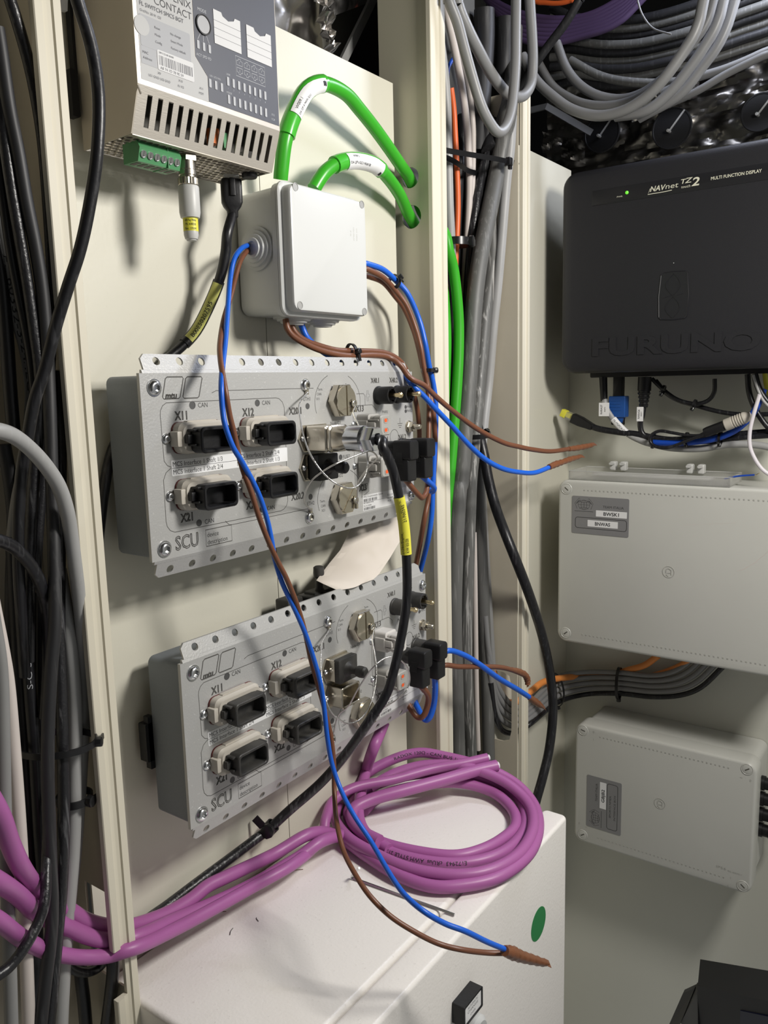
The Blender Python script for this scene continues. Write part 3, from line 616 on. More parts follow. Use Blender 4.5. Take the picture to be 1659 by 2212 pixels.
    # power sockets: two upper ones open with brass pins, two lower ones for the plugs
    for cu, cv in ((255.8, -20.6), (284.4, -20.4), (262.5, -69), (290, -69)):
        b = B(F); b.stack(lambda i: circ(cu, cv, 6.7 - i, 28), [(-1.5, 0), (-1.5, 1.4), (-1, 2), (-1, 14.4), (-.6, 15), (1.0, 15), (1.2, 14.4), (1.2, 3)])
        for a in (60, 120, 240, 300): b.rbox(cu + 5.6 * math.cos(math.radians(a)) - .5, cu + 5.6 * math.cos(math.radians(a)) + .5, cv + 5.9 * math.sin(math.radians(a)) - .9, cv + 5.9 * math.sin(math.radians(a)) + .9, 5, 15.6, .2)
        k = b.build('power_socket', M['black_dusty'] if second else M['black'], s)
        b = B(F); b.stack(lambda i: circ(cu, cv, 1.5 - i, 14), [(-.3, 2), (-.3, 22.6), (-.9, 22.8), (-.9, 25), (.3, 26)] if cv > -50 else [(0, 2), (0, 16)]); b.build('pin', M['brass'], k)
    # earth stud
    b = B(F); b.cyl(302.6, -50.8, 5.6, 0, .8, 22); b.cyl(302.6, -50.8, 5.2, .8, 1.8, 22); b.stack(lambda i: hexa(302.6, -50.8, 5.2 - i), [(.4, 1.8), (0, 2.4), (0, 6), (.5, 6.5)]); b.cyl(302.6, -50.8, 2.5, 6, 13.5, 16, .6); b.build('earth_stud', M['nickel'], s)
    # fittings X20.1 / X20.2
    for cv in (-52, -75):
        b = B(F); b.poly([(146.6, cv), (152, cv + 10.6), (180, cv + 10.6), (185.5, cv), (180, cv - 10.6), (152, cv - 10.6)], 0, 2); k = b.build('flange', M['nickel'], s, 20); pan_screw(F, 150.6, cv, 2.4, k, 2, washer=False)
        if second and cv == -75:
            b = B(F); b.stack(lambda i: rr(155 + i, 180 - i, cv - 9.4 + i, cv + 9.4 - i, max(2.4 - i * .5, .6)), [(0, 2), (0, 15), (.4, 15.4), (1.4, 15.4), (1.8, 15), (2, 3)]); b.build('open_receptacle', M['nickel'], k)
        if cv == -75 and not second or cv == -52 and second:
            b = B(F); b.stack(lambda i: rr(154 + i, 180 - i, cv - 9.8 + i, cv + 9.8 - i, 2), [(0, 2), (0, 3)] if not second else [(0, 2), (0, 9)]); b.build('collar', M['nickel'], k)
            b = B(F); b.stack(lambda i: rr(154.5 + i, 179.5 - i, cv - 10.4 + i, cv + 10.4 - i, 1.6), [(0, 8 if second else 4), (0, 13.4), (.5, 13.8)])
            prof = [(7, 13.6), (4.8, 15.4), (3.5, 18), (3.0, 22.4), (3.2, 23), (4.7, 24), (5.0, 27), (4.7, 31), (3.4, 32.4)]
            b.loft([[(x, y, w_) for x, y in circ(167, cv, r_, 16)] for r_, w_ in prof]); b.build('dust_cover', M['black_dusty'] if second else M['black'], k)
    if second:
        b = B(F); b.rbox(-4.5, 3, -80, -51, -45, -37, 1); b.rbox(-2, 3, -86, -46, -42, -37, .6); b.build('rail_clip', M['black'], s)
    return F, s
O1 = (.332, .4286, 1.5101); O2 = (.349, .4286, 1.5 - .1872)
F1, scu1 = make_scu(O1, 'upper grey metal control unit with four black capped connectors below the junction box', False)
F2, scu2 = make_scu(O2, 'lower grey metal control unit with dusty black connector caps above the enclosure', True)
# ================================================================== CABLES ON THE PANEL
def patch(b, S, s0, s1, r, a0=-1.1, a1=1.1, n=8, m=10, th=.0003):
    rows = []
    for i in range(m + 1):
        c, t = arc_pos(S, s0 + (s1 - s0) * i / m); nn = EYE - c; nn = (nn - t * nn.dot(t)).normalized(); bt = nn.cross(t)
        f = lambda a, q: c + (nn * math.cos(a) + bt * math.sin(a)) * q
        rows.append([f(a0 + (a1 - a0) * k / n, r + th) for k in range(n + 1)] + [f(a1 - (a1 - a0) * k / n, r) for k in range(n + 1)])
    return b.loft(rows, raw=True)
def sleeve(name, par, S, s0, s1, r, mt, text=(), tm='ink', label=None, n=16):
    b = B(); b.tube(sub_path(S, s0, s1), r, n); o = b.build(name, M[mt], par, org=None, smooth=50)
    if label: o['label'] = label
    if text:
        b = B()
        for t, st, size, off, fit, fl in text: wrap_text(b, t, S, st, size, r + .0002, fl, off, fit)
        b.build('lettering', M[tm], o, 0)
    return o
def at(S, px, py, h=.05):                                   # arc length on S of the point that shows at (px, py)
    d = ray(px, py).normalized(); i = min(range(len(S)), key=lambda k: ((S[k] - EYE) - d * (S[k] - EYE).dot(d)).length); return path_len_to(S, S[i])
# the two green cables leaving the junction box, through the trunking wall and down the trunking
g1 = cable('cable', 'upper green cable arching high from the junction box into the trunking wall', [(606, 388, .028), (608, 365, .030), (615, 309, .034), (628, 262), (652, 210), (676, 186, .040), (706, 182), (747, 203), (778, 238, .032), (809, 277), (840, 320), (866, 358, .018), V((.700, .4675, 1.7010)), V((.716, .470, 1.690)), V((.735, .472, 1.670)), (958, 500, .014), (970, 545, .016), (981, 590), (990, 678), (991, 750), (988, 822), (983, 894), (976, 985), (968, 1075), (964, 1150), (960, 1260, .012)], 26, M['green'], 'green cables', n=14)
S, r = CAB[g1.name]; a0, a1 = at(S, 624, 275), at(S, 696, 184)
o = sleeve('tag_sleeve', g1, S, a0 - .006, a1 + .001, r * 1.22, 'green_tag')
b = B(); patch(b, S, a0 + .010, a1 - .0045, r * 1.25, -1.15, .42); tg = b.build('cable_tag', M['white_label'], o, label='white printed tag under clear tape')
b = B()
L_ = a1 - a0
for t, st, z, off in (('W009.1', a0 + .0135, .0034, -.0004), ('DA QP A MAIN SCU', a0 + .0115, .0024, -.0046)): wrap_text(b, t, S, st, z, r * 1.25 + .0003, 1, off)
patch(b, S, a1 - .010, a1 - .006, r * 1.25 + .0003, -.35, .1)
b.build('lettering', M['ink'], tg, 0)
g2 = cable('cable', 'lower green cable with crumpled white tag entering the second trunking hole', [(678, 408, .030), (690, 388, .032), (706, 368), (732, 352, .036), (770, 347, .036), (809, 357), (836, 382, .028), (863, 420, .020), V((.699, .4675, 1.6655)), V((.716, .470, 1.655)), (952, 600, .002), (960, 650, .004), (964, 732, .006), (962, 822, .004), (958, 920, 0)], 26, M['green'], 'green cables', n=14)
S, r = CAB[g2.name]; a0, a1 = at(S, 722, 356), at(S, 822, 366)
o = sleeve('tag_sleeve', g2, S, a0, a1, r * 1.24, 'green_tag')
b = B(); patch(b, S, a0 + .012, a1 - .006, r * 1.27, -1.2, .85); tg = b.build('cable_tag', M['white_label'], o, label='white printed tag under clear tape')
b = B()
for t, st, z, off in (('W009.2', a0 + .018, .0026, .0036), ('DA QP A SCU MAIN ER', a0 + .0135, .0030, -.0016)): wrap_text(b, t, S, st, z, r * 1.27 + .0003, 1, off)
patch(b, S, a1 - .0105, a1 - .007, r * 1.27 + .0003, -.75, -.3); b.build('lettering', M['ink'], tg, 0)
# network cable: black moulded plug under the switch, runs behind the upper control unit
FR = FS.p(106.4, -27.2, -35)
nc = thing('network_cable', FR, 'black network cable with yellow label sleeve plugged in below the switch', 'cable')
fr = Frame(FR, (MM * .82, -MM * .57, 0), (MM * .57, MM * .82, 0), (0, 0, -MM))
b = B(fr); b.rbox(-5.6, 5.6, -3.6, 3.6, 0, 7, .8); b.build('plug_tip', M['acrylic_rim'], nc)
b = B(fr); b.stack(lambda i: rr(-7.4 + i, 7.4 - i, -5 + i * .4, 5 - i * .4, 2.4), [(.6, 3), (0, 4), (0, 19), (1.2, 22), (3.4, 25), (3.6, 29), (4, 29.4)]); b.rbox(-2, 2, -6.4, -4, 3, 15, .6); b.build('plug_body', M['black'], nc)
P = route([FR + V((0, 0, -.027)), (491, 505, .033), (487, 545, .030), (477, 595, .026), (456, 650), (426, 710, .014), (396, 745, .010), (366, 772, .0075), (335, 808, .006), (298, 862, .0055), (262, 930, .0055), (239, 985, .0055), (226, 1050), (216, 1130), (208, 1200, .0055)])
S = spline(P, 6); r = .0037; b = B(); b.tube(S, r, 12); o = b.build('cable_jacket', M['cab_black'], nc, 60)
a0, a1 = at(S, 468, 612), at(S, 404, 736)
b = B(); b.tube(sub_path(S, a0 - .002, a1 + .004), r * 1.18, 14); cs = b.build('clear_sleeve', M['cab_braid'], o, 50)
b = B(); patch(b, S, a0, a1, r * 1.2, -.9, .75); b.build('yellow_label', M['yellow_pale'], o, label='pale yellow label')
b = B(); wrap_text(b, 'B00E50207595', S, a1 - .003, .0042, r * 1.2 + .0004, -1, 0, .030); b.build('lettering', M['ink'], o, 0)
# heavy cable with metal hood plugged into the upper unit, drooping over the lower unit
HB = F1.p(167, -52, 2)
hc = thing('hooded_cable', HB, 'heavy black cable with nickel connector hood plugged into the upper control unit', 'cable')
b = B(F1); b.stack(lambda i: rr(153.5 + i, 180.5 - i, -62 + i, -42 - i, 2.2), [(.4, 3), (0, 3.6), (0, 22), (1, 23)]); b.stack(lambda i: rr(155 + i, 179 - i, -62.6 + i, -41.4 - i, 4), [(1.6, 22), (0, 23), (0, 24.8), (1.2, 25.6), (1, 27.4), (2.4, 37)]); b.build('hood', M['nickel'], hc, 30)
b = B(F1)
b.text('EBTR', 167, -52, 6.0, 2.5, 'C'); 
for k in range(len(b.v)): 
    q = b.v[k]; x, z, w_ = (q.x - F1.o.x) / MM, (q.z - F1.o.z) / MM, (F1.o.y - q.y) / MM; b.v[k] = F1.p(153.42 - (w_ - 2.5), z, 13 + (x - 167) * .52)
b.build('embossed_lettering', M['nickel'], hc, 0)
b = B(F1); b.stack(lambda i: circ(167, -52, 10.3 - i, 30), [(1, 35.6), (0, 36.6), (0, 51), (.8, 52), (1.2, 53.6), (1.9, 53.6)]); b.stack(lambda i: hexa(167, -52, 10.2 - i), [(.6, 53), (0, 53.8), (0, 61.6), (.9, 63), (5.0, 63), (5.4, 60)]); b.build('cable_gland', M['chrome'], hc, 30)
P = route([F1.p(167, -52, 57), F1.p(167, -52.6, 67), (827, 966, .122), (838, 988), (850, 1020, .124), (859, 1060), (867, 1100), (873, 1140), (877, 1190), (879, 1230, .126), (879, 1288), (873, 1340), (865, 1385), (853, 1440, .118), (836, 1497), (803, 1550, .100), (750, 1625, .075), (694, 1690, .05), (628, 1748, .026), (584, 1788, .014), (549, 1815, .010), (496, 1855), (425, 1908, .008), (362, 1956, .0045), (325, 1982), (296, 2006, .0045)])
S = spline(P, 6); r = .0038; HS = S; b = B(); b.tube(S, r, 14); o = b.build('cable_jacket', M['cab_black'], hc, 60)
a0, a1 = at(S, 863, 1070), at(S, 880, 1196)
b = B(); b.tube(sub_path(S, a0, a1), r * 1.16, 18); yl = b.build('label_sleeve', M['yellow'], o, 50, label='yellow label sleeve')
b = B(); wrap_text(b, '21700345', S, a0 + .020, .0036, r * 1.16 + .0003, -1, -.0016, .0145); wrap_text(b, 'KW 03/20', S, a1 - .002, .0034, r * 1.16 + .0003, -1, -.0016, .0115); wrap_text(b, 'L=34m/Engine_', S, a1 - .001, .0034, r * 1.16 + .0003, -1, .0026, .018)
wrap_text(b, 'TB MH2006', S, a0 + .0015, .0022, r * 1.16 + .0003, 1, 0)
b.build('lettering', M['ink'], o, 0)
b = B(); b.tube(sub_path(S, at(S, 812, 1538), sum((S[k + 1] - S[k]).length for k in range(len(S) - 1)) - .002, 60), r * 1.1, 14); b.build('braided_sleeve', M['cab_braid'], o, 50)
c = S[min(range(len(S)), key=lambda k: abs(path_len_to(S, S[k]) - at(S, 584, 1788)))]
tie('black tape tie round the heavy black cable above the enclosure', c, S[-30] - S[-60], .0052, wd=.008, head=(-.4, -1, .9), tail=.010)
# steel lanyards of the four slotted hex plugs
def lanyard(label, L, F, scr, capc, dn=-1):
    P = route(L); S = spline([F.p(scr[0], scr[1] + dn * 5.5, 2.6)] + P + [F.p(capc[0] + 8, capc[1] - 5.2, 12.2)], 6)
    t = thing('wire_lanyard', S[0], label, 'wire lanyard'); b = B(); b.tube(S, .00065, 8); b.build('wire', M['wire_rope'], t, 60)
    for u, v, w_ in ((scr[0], scr[1], 1.0), (capc[0] + 8, capc[1] - 2.5, 10.6)):
        b = B(F); b.stack(lambda i: circ(u, v, 4.0 - i, 18), [(0, w_), (0, w_ + .7)]) if u == scr[0] else b.stack(lambda i: circ(u, v, 3.5 - i, 18), [(0, w_), (0, w_ + .6)])
        g = dn if u == scr[0] else -1; b.poly([(u - 1.2, v + g * 3), (u + 1.2, v + g * 3), (u + 1.2, v + g * 7.2), (u - 1.2, v + g * 7.2)], w_, w_ + 1.6); b.build('eyelet', M['nickel'], t)
z2 = lambda pts, h0: [(620 + x / 4.88, 790 + y / 4.88) + ((h,) if h else ()) for (x, y), h in zip(pts, h0)]
lanyard('steel wire lanyard looping from the top screw of the upper unit', z2([(128, 400), (136, 560), (162, 690), (205, 840), (275, 985), (375, 1125), (500, 1232), (640, 1290), (740, 1270), (812, 1180), (842, 1080), (846, 960), (830, 800), (770, 660), (700, 500)], [.062, 0, .08, 0, .105, 0, .12, 0, .12, 0, .115, 0, .10, 0, .07]), F1, (158, -10.2), (198.6, -23.4))
lanyard('steel wire lanyard looping from the lower middle screw of the upper unit', z2([(183, 1440), (196, 1330), (255, 1215), (370, 1120), (480, 1052), (600, 998), (760, 935), (880, 900), (950, 970), (872, 1055), (800, 1150), (745, 1250)], [.060, 0, .085, 0, .11, 0, .118, 0, .11, 0, .085, .075]), F1, (157, -115.4), (197, -104.6), 1)
z3 = lambda pts, h0: [(680 + x / 5.53, 1240 + y / 5.53) + ((h,) if h else ()) for (x, y), h in zip(pts, h0)]
lanyard('steel wire lanyard looping from the top screw of the lower unit', z3([(86, 820), (75, 950), (72, 1120), (95, 1330), (140, 1530), (205, 1660), (330, 1762), (400, 1785), (520, 1750), (620, 1640), (690, 1480), (730, 1280), (735, 1100), (715, 950), (688, 790)], [.062, 0, .075, .08, .085, 0, .09, 0, .09, 0, .09, 0, .085, 0, .07]), F2, (158, -10.2), (198.6, -23.4))
lanyard('steel wire lanyard looping from the lower middle screw of the lower unit', z3([(280, 1690), (400, 1580), (500, 1400), (600, 1240), (700, 1110), (830, 1010), (940, 995), (1050, 1050), (1120, 1150), (1132, 1290), (1070, 1420), (950, 1520), (830, 1590), (740, 1660)], [.06, 0, .08, 0, .095, 0, .10, 0, .10, 0, .095, 0, .08, .075]), F2, (157, -115.4), (197, -104.6), 1)
# black right angle power plugs
def power_plug(F, cu, label):
    cv = -69; p = thing('power_plug', F.p(cu, cv, 15), label, 'power plug', 'power plugs')
    b = B(F); b.stack(lambda i: rr(cu - 7.4 + i, cu + 7.4 - i, cv - 8.4 + i, cv + 8.6 - i, 2.6), [(0, 15), (0, 31.6), (.6, 32.8), (1.8, 33.2)]); b.build('plug_head', M['black'], p)
    b = B(F); b.stack(lambda i: rr(cu - 7 + i, cu + 7 - i, cv - 27.5 + i, cv - 7.4 - i, 1.4), [(0, 16), (0, 29.4), (.6, 30.2), (1.4, 30.4)]); b.rbox(cu - 7.6, cu - 6.6, cv - 12, cv - 2, 18, 25, .4); b.build('plug_body', M['black'], p)
    return F.p(cu, cv - 26, 22)
pw = [power_plug(F1, 262.5, 'black right angle power plug in the left lower socket of the upper unit'), power_plug(F1, 290, 'black right angle power plug in the right lower socket of the upper unit'), power_plug(F2, 262.5, 'black right angle power plug in the left lower socket of the lower unit'), power_plug(F2, 290, 'black right angle power plug in the right lower socket of the lower unit')]
# thin brown and blue supply wires
def wire(label, L, m, wpx=11.5, **k): return cable('wire', label, L, wpx, M[m], 'brown wires' if m == 'brown' else 'blue wires', 'wire', n=10, **k)
def tape_tip(label, L, radii):
    P = route(L); S = spline(P, 5); n = len(S); rs = []
    for i in range(n):
        f = i / (n - 1) * (len(radii) - 1); k = min(int(f), len(radii) - 2); rs.append((radii[k] + (radii[k + 1] - radii[k]) * (f - k)) * (1 + .10 * math.sin(i * 2.3)))
    b = B(); b.tube(S, rs, 12); c, t = S[-2], (S[-1] - S[-3]).normalized()
    b.strap([S[-4] + V((0, 0, .001)), S[-2] + V((0, 0, .0005)), S[-1] + t * .003], lambda i: V((0, -.6, .8)), .0055, .0003)
    o = b.build('insulating_tape', M['tape'], smooth=40, org=S[0]); tag(o, label, 'tape')
hb = [.024, .03, .045, .06, .075, .086, .088]
wire('long blue wire dropping from the left grommet of the junction box to the enclosure', [(547, 529, .010), (532, 531, .022), (518, 540, .03), (505, 562), (497, 604, .036), (492, 667), (487, 735, .06), (481, 789, .075), (478, 836, .084), (481, 887), (487, 921), (503, 965, .09), (523, 998), (547, 1042), (563, 1078), (578, 1126, .088), (587, 1170), (594, 1209), (611, 1262, .088), (640, 1323), (662, 1375), (679, 1427, .09), (692, 1475), (700, 1527), (707, 1592), (717, 1649, .095), (736, 1705, .105), (762, 1757), (801, 1817, .145), (827, 1862), (853, 1905, .185), (879, 1938), (916, 1969, .215), (961, 1995), (1006, 2012, .235), (1051, 2034), (1094, 2052, .248)], 'blue')
wire('long brown wire dropping from the left grommet of the junction box to the enclosure', [(548, 534, .010), (534, 542, .020), (519, 564, .028), (507, 605, .032), (497, 645), (483, 692, .045), (475, 742, .062), (476, 775, .072), (481, 809, .080), (488, 850, .086), (496, 897), (506, 937), (516, 985, .085), (527, 1022), (541, 1058), (560, 1118), (582, 1174, .092), (602, 1217), (619, 1250, .093), (640, 1302), (658, 1362), (671, 1423, .085), (688, 1484), (702, 1536), (715, 1592, .09), (721, 1649), (722, 1701, .095), (725, 1757, .105), (731, 1795), (742, 1838, .13), (763, 1881), (797, 1933, .17), (842, 1978), (894, 2012, .20), (946, 2038), (995, 2051, .225), (1051, 2058), (1097, 2059, .246)], 'brown')
tape_tip('brown tape wrapping the ends of the two long wires before the enclosure', [(1090, 2054, .248), (1105, 2058), (1125, 2066), (1150, 2073), (1172, 2079), (1184, 2082, .252)], [.0034, .0046, .0040, .0036, .0028, .0014])
wire('blue wire curving from the right side of the junction box behind the units', [(783, 568, .03), (796, 571, .032), (828, 583), (859, 610, .034), (882, 637), (905, 690, .044), (918, 740, .050), (927, 790), (936, 830), (941, 872, .054), (941, 930), (938, 990), (935, 1053), (933, 1106, .054), (926, 1159, .05), (914, 1210, .036), (900, 1262, .022)], 'blue', 12)
wire('brown wire curving beside the blue one right of the junction box to a plug', [(783, 580, .03), (796, 583, .032), (828, 600), (855, 629, .034), (878, 660), (896, 705, .044), (908, 748, .050), (915, 790), (923, 831, .054), (927, 872), (926, 923), (925, 990), (923, 1050, .068), (914, 1074), (903, 1068, .074), pw[0]], 'brown', 12)
wire('second brown wire falling from the right side of the junction box past the upper unit', [(783, 594, .020), (800, 598, .020), (828, 610), (852, 638, .020), (874, 668, .022), (893, 712, .030), (905, 755, .040), (915, 800, .046), (928, 850), (936, 892, .055), (940, 954), (938, 1010), (931, 1056), (924, 1085), (915, 1130, .05), (903, 1196, .034), (892, 1250, .022)], 'brown', 12)
wire('blue wire hanging under the right power plug of the upper unit', [pw[1], (937, 1052, .070), (932, 1062, .064), (924, 1040, .056), (918, 1000, .054)], 'blue', 12)
wire('brown wire from the bottom junction box grommet with its taped end near the corner', [(617, 690, .034), (622, 712, .036), (640, 731), (680, 752, .040), (720, 764), (760, 769, .044), (800, 767), (838, 771, .048), (864, 788, .056), (880, 810), (893, 821, .064), (917, 833), (940, 855, .072), (976, 886), (1030, 926, .082), (1085, 955), (1121, 965, .092), (1150, 971), (1190, 975, .097), (1234, 969, .10)], 'brown', 12)
wire('blue wire from the bottom junction box grommet with its taped end near the corner', [(650, 700, .030), (668, 735, .034), (720, 772, .036), (780, 778), (835, 776, .040), (866, 798, .048), (884, 822, .056), (897, 838, .062), (917, 857), (940, 882, .072), (976, 920), (1012, 960, .082), (1048, 992), (1085, 1012, .09), (1121, 1020), (1155, 1021, .095), (1190, 1008, .10)], 'blue', 12)
wire('short brown wire from the bottom grommet going behind the upper unit', [(628, 696, .030), (636, 716, .032), (655, 733), (690, 747, .036), (730, 757), (770, 758, .040), (830, 762), (866, 782, .046), (886, 822, .044), (896, 858, .040), (903, 895), (906, 935, .036), (905, 980, .03)], 'brown', 12)
tape_tip('brown tape on the end of the taped brown wire pointing at the corner', [(1228, 970, .10), (1245, 968), (1262, 965), (1276, 962), (1284, 960, .102)], [.0028, .0034, .0034, .0030, .0010])
tape_tip('brown tape on the end of the blue wire pointing at the corner', [(1186, 1009, .10), (1200, 1003), (1215, 998), (1232, 992), (1248, 988), (1258, 986, .102)], [.0032, .0038, .0032, .0034, .0026, .0010])
wire('blue wire from the right plug of the lower unit with a taped end', [pw[3] + V((.006, -.001, .012)), (966, 1406, .080), (1000, 1414), (1034, 1434, .09), (1077, 1465), (1119, 1490, .098), (1148, 1509, .10)], 'blue', 12)
wire('brown wire from the right plug of the lower unit with a taped end', [pw[3] + V((.006, -.001, .004)), (962, 1437, .078), (990, 1440), (1030, 1440, .088), (1077, 1441), (1105, 1447, .094), (1132, 1458, .095)], 'brown', 11)
tape_tip('brown tape on the upper taped end at the lower unit', [(1104, 1446, .094), (1120, 1450), (1133, 1457), (1139, 1467), (1140, 1478, .095)], [.0024, .0032, .0036, .0036, .0030])
tape_tip('brown tape on the lower taped end at the lower unit', [(1143, 1506, .10), (1154, 1514), (1165, 1522), (1175, 1529, .101)], [.0030, .0040, .0034, .0014])
wire('brown wire looping under the left power plug of the lower unit', [pw[2], (924, 1500, .074), (924, 1522), (915, 1546, .066), (902, 1549), (888, 1532, .052), (878, 1512, .045)], 'brown', 13)
wire('blue wire looping under the right power plug of the lower unit', [pw[3], (940, 1490, .070), (937, 1522), (928, 1550, .062), (916, 1553), (900, 1524, .050), (890, 1500, .044)], 'blue', 13)
tie('small black tie on the wires right of the junction box', PY(852, 608, .033), PY(866, 622, .033) - PY(840, 594, .033), .0068, .0048, head=(.5, -1, .6), tail=.004)
tie('small black tie round the brown wires above the upper unit', PY(760, 763, .041), (1, 0, 0), .0075, .0050, head=(.1, -1, .2), tail=.006)
tie('small black tie on the wires beside the upper unit', PY(925, 800, .052), (0, 0, 1), .0085, .0055, head=(.9, -.6, 0), tail=.006)
# paper card curled between the units, and a loose dust cover lying on the lower one
rows = [((775, 1112, .014), (852, 1100, .024)), ((755, 1150, .014), (862, 1138, .032)), ((736, 1188, .016), (864, 1169, .038)), ((713, 1216, .022), (842, 1206, .043)), ((684, 1254, .033), (818, 1241, .047)), ((700, 1262, .04), (806, 1252, .049)), ((729, 1275, .045), (780, 1262, .05))]
G = []
for l, r_ in rows:
    a, c = PY(*l), PY(*r_); G.append([a.lerp(c, k / 6) + V((0, -.004 * math.sin(math.pi * k / 6), 0)) for k in range(7)])
b = B(); vs = [p for g in G for p in g]; n = 7; m_ = len(G); vs2 = [p + V((0, .0005, 0)) for p in vs]
fs = [(i * n + k, i * n + k + 1, (i + 1) * n + k + 1, (i + 1) * n + k) for i in range(m_ - 1) for k in range(n - 1)]; N_ = len(vs)
rim = [k for k in range(n)] + [i * n + n - 1 for i in range(1, m_)] + [(m_ - 1) * n + k for k in range(n - 2, -1, -1)] + [i * n for i in range(m_ - 2, 0, -1)]
b.raw(vs + vs2, fs + [tuple(q + N_ for q in reversed(f)) for f in fs] + [(rim[i], rim[(i + 1) % len(rim)], rim[(i + 1) % len(rim)] + N_, rim[i] + N_) for i in range(len(rim))])
o = b.build('card_strip', M['card'], org=G[3][3], smooth=60); tag(o, 'curled cream card strip leaning between the upper and lower control units', 'card')
FD = frA((.349, .4286, 1.5 - .1872)); dcv = thing('dust_cover', FD.p(185, 6, -26), 'loose black dust cover with upright knob lying on the lower control unit', 'dust cover')
b = B(FD); b.rbox(134, 153, -1.4, 10, -36, -22, 1.5, 1); b.rbox(159, 196, -1.4, 8, -34, -18, 1.5, 1); b.rbox(166, 203, 5, 10, -32, -20, 1); b.build('cover_block', M['black_dusty'], dcv)
b = B(); turned(b, FD.p(178, 7, -25), [(7, 0), (4.6, 3), (3.4, 5), (3.0, 13), (3.2, 14), (4.6, 15), (4.9, 18), (4.6, 23), (3.2, 24)], 16, V((0, 0, 1))); b.build('knob', M['black_dusty'], dcv)
# ================================================================== LEFT BUNDLE
BL = 'black cables of the left bundle'
def lc(label, L, wpx, m, group=BL, **k):
    P = route(L); r = sum(rad_at(p, wpx) for p in P) / len(P)
    for i, p in enumerate(P):
        d = p - EYE; lim = .2975 - r
        if group != 'purple cables' and p.x > lim and p.y > .436 and p.z > 1.0: P[i] = EYE + d * (lim / d.x)
    return cable('cable', label, P, wpx, M[m], group, n=12, **k)
lc('thick black cable crossing in front of the left trunking edge beside the switch', [(160, -40, .10), (167, 0, .098), (197, 100, .094), (213, 207, .09), (210, 328, .088), (195, 435, .083), (174, 535, .078), (147, 619, .072), (121, 703, .066), (97, 797, .06), (74, 867, .055), (59, 951, .05), (47, 1018), (40, 1118, .044), (40, 1220), (46, 1330, .036), (54, 1460, .03)], 27, 'cab_black')
lc('braided black cable running down just left of the trunking edge', [(8, -40, .03), (22, 0, .03), (43, 67), (64, 144), (79, 217), (92, 301, .028), (101, 401), (108, 502), (113, 602), (112, 690), (108, 780, .026), (103, 860), (97, 960, .024), (90, 1060), (82, 1150), (76, 1250)], 25, 'cab_braid')
lc('wide dark cable sweeping down the middle of the left bundle', [(-6, 60, .036), (3, 117, .036), (20, 234), (40, 335), (57, 435), (77, 535), (90, 619), (98, 703), (104, 800, .034), (108, 900), (111, 1000), (114, 1100, .04), (117, 1202), (119, 1336, .05), (111, 1437), (105, 1547), (103, 1657), (106, 1767), (110, 1877), (113, 1951), (110, 2024), (99, 2116), (86, 2230, .05)], 29, 'cab_dark')
lc('black cable at the far left edge sweeping towards the bundle', [(-8, 120, .032), (0, 200), (10, 301), (24, 401), (41, 502), (58, 602), (72, 700), (84, 790), (88, 870), (80, 960), (72, 1050, .03), (67, 1150), (63, 1300), (62, 1430)], 25, 'cab_braid')
lc('black cable behind the far left of the bundle above the grey looped cable', [(-20, 250, .022), (-4, 335), (8, 435), (22, 535), (41, 636), (58, 719), (70, 800), (74, 880), (66, 980)], 22, 'cab_black')
lc('dark cable hugging the left frame side above the grey printed cable', [(-30, 360, .010), (-14, 480), (4, 600), (14, 720), (22, 840), (30, 940)], 30, 'cab_black')
gt = lc('grey printed cable slanting down the far left behind the black ones', [(-16, 400, .012), (0, 485, .012), (13, 552), (28, 636), (40, 703), (50, 740), (60, 790), (66, 850), (62, 930), (50, 1010), (36, 1080), (26, 1160, .012)], 25, 'cab_mid', 'grey cables of the left bundle')
lc('dark grey cable low on the far left beneath the grey loop', [(8, 960, .006), (22, 1040), (30, 1130), (26, 1260), (24, 1400)], 30, 'cab_dark', 'grey cables of the left bundle')
S, r = CAB[gt.name]; b = B(); wrap_text(b, 'EL 60332-3-24/IEC 60-1', S, at(S, 14, 556), .0052, r, 1, 0, .10); b.build('lettering', M['ink'], gt, 0)
lc('light grey thick cable arching in from the left frame edge and down beside the trunking', [(-45, 925, .075), (0, 931, .074), (33, 944), (67, 971), (100, 1008, .062), (127, 1051), (144, 1101), (153, 1152, .048), (164, 1235), (172, 1302, .036), (179, 1369), (184, 1437), (184, 1510, .024), (179, 1600), (172, 1720), (162, 1850, .014), (150, 1960), (140, 2100), (130, 2230, .012)], 30, 'cab_light', 'grey cables of the left bundle')
lc('pale grey cable beside the dark tied cables low in the left bundle', [(128, 1230, .022), (136, 1280), (146, 1340), (152, 1400, .026), (161, 1510), (162, 1620), (161, 1730), (157, 1840), (148, 1951), (141, 2024), (136, 2116), (131, 2230, .022)], 31, 'cab_light', 'grey cables of the left bundle')
lc('scratched black cable tied to the pale grey one in the left bundle', [(127, 800, .018), (129, 900), (131, 1000, .02), (129, 1200), (128, 1350, .03), (132, 1492), (136, 1620, .04), (138, 1730), (136, 1840, .044), (132, 1932), (125, 2006), (117, 2098), (104, 2230, .044)], 26, 'cab_braid')
lc('black cable bending in from the left frame edge under the grey loop', [(-40, 1160, .058), (0, 1168, .056), (33, 1185), (67, 1222), (90, 1269, .044), (101, 1336, .036), (102, 1430, .03), (96, 1550, .028)], 27, 'cab_black')
ls = lc('black cable with white printed letters in the left bundle', [(58, 1180, .022), (56, 1250), (58, 1330), (60, 1410), (66, 1500), (74, 1600), (80, 1700), (86, 1800), (92, 1880), (96, 1940)], 27, 'cab_black')
S, r = CAB[ls.name]; b = B(); wrap_text(b, 'S-C-SHF1 * 194238', S, at(S, 66, 1490), .0046, r, -1, 0, .060); b.build('lettering', M['ink_pale'], ls, 0)
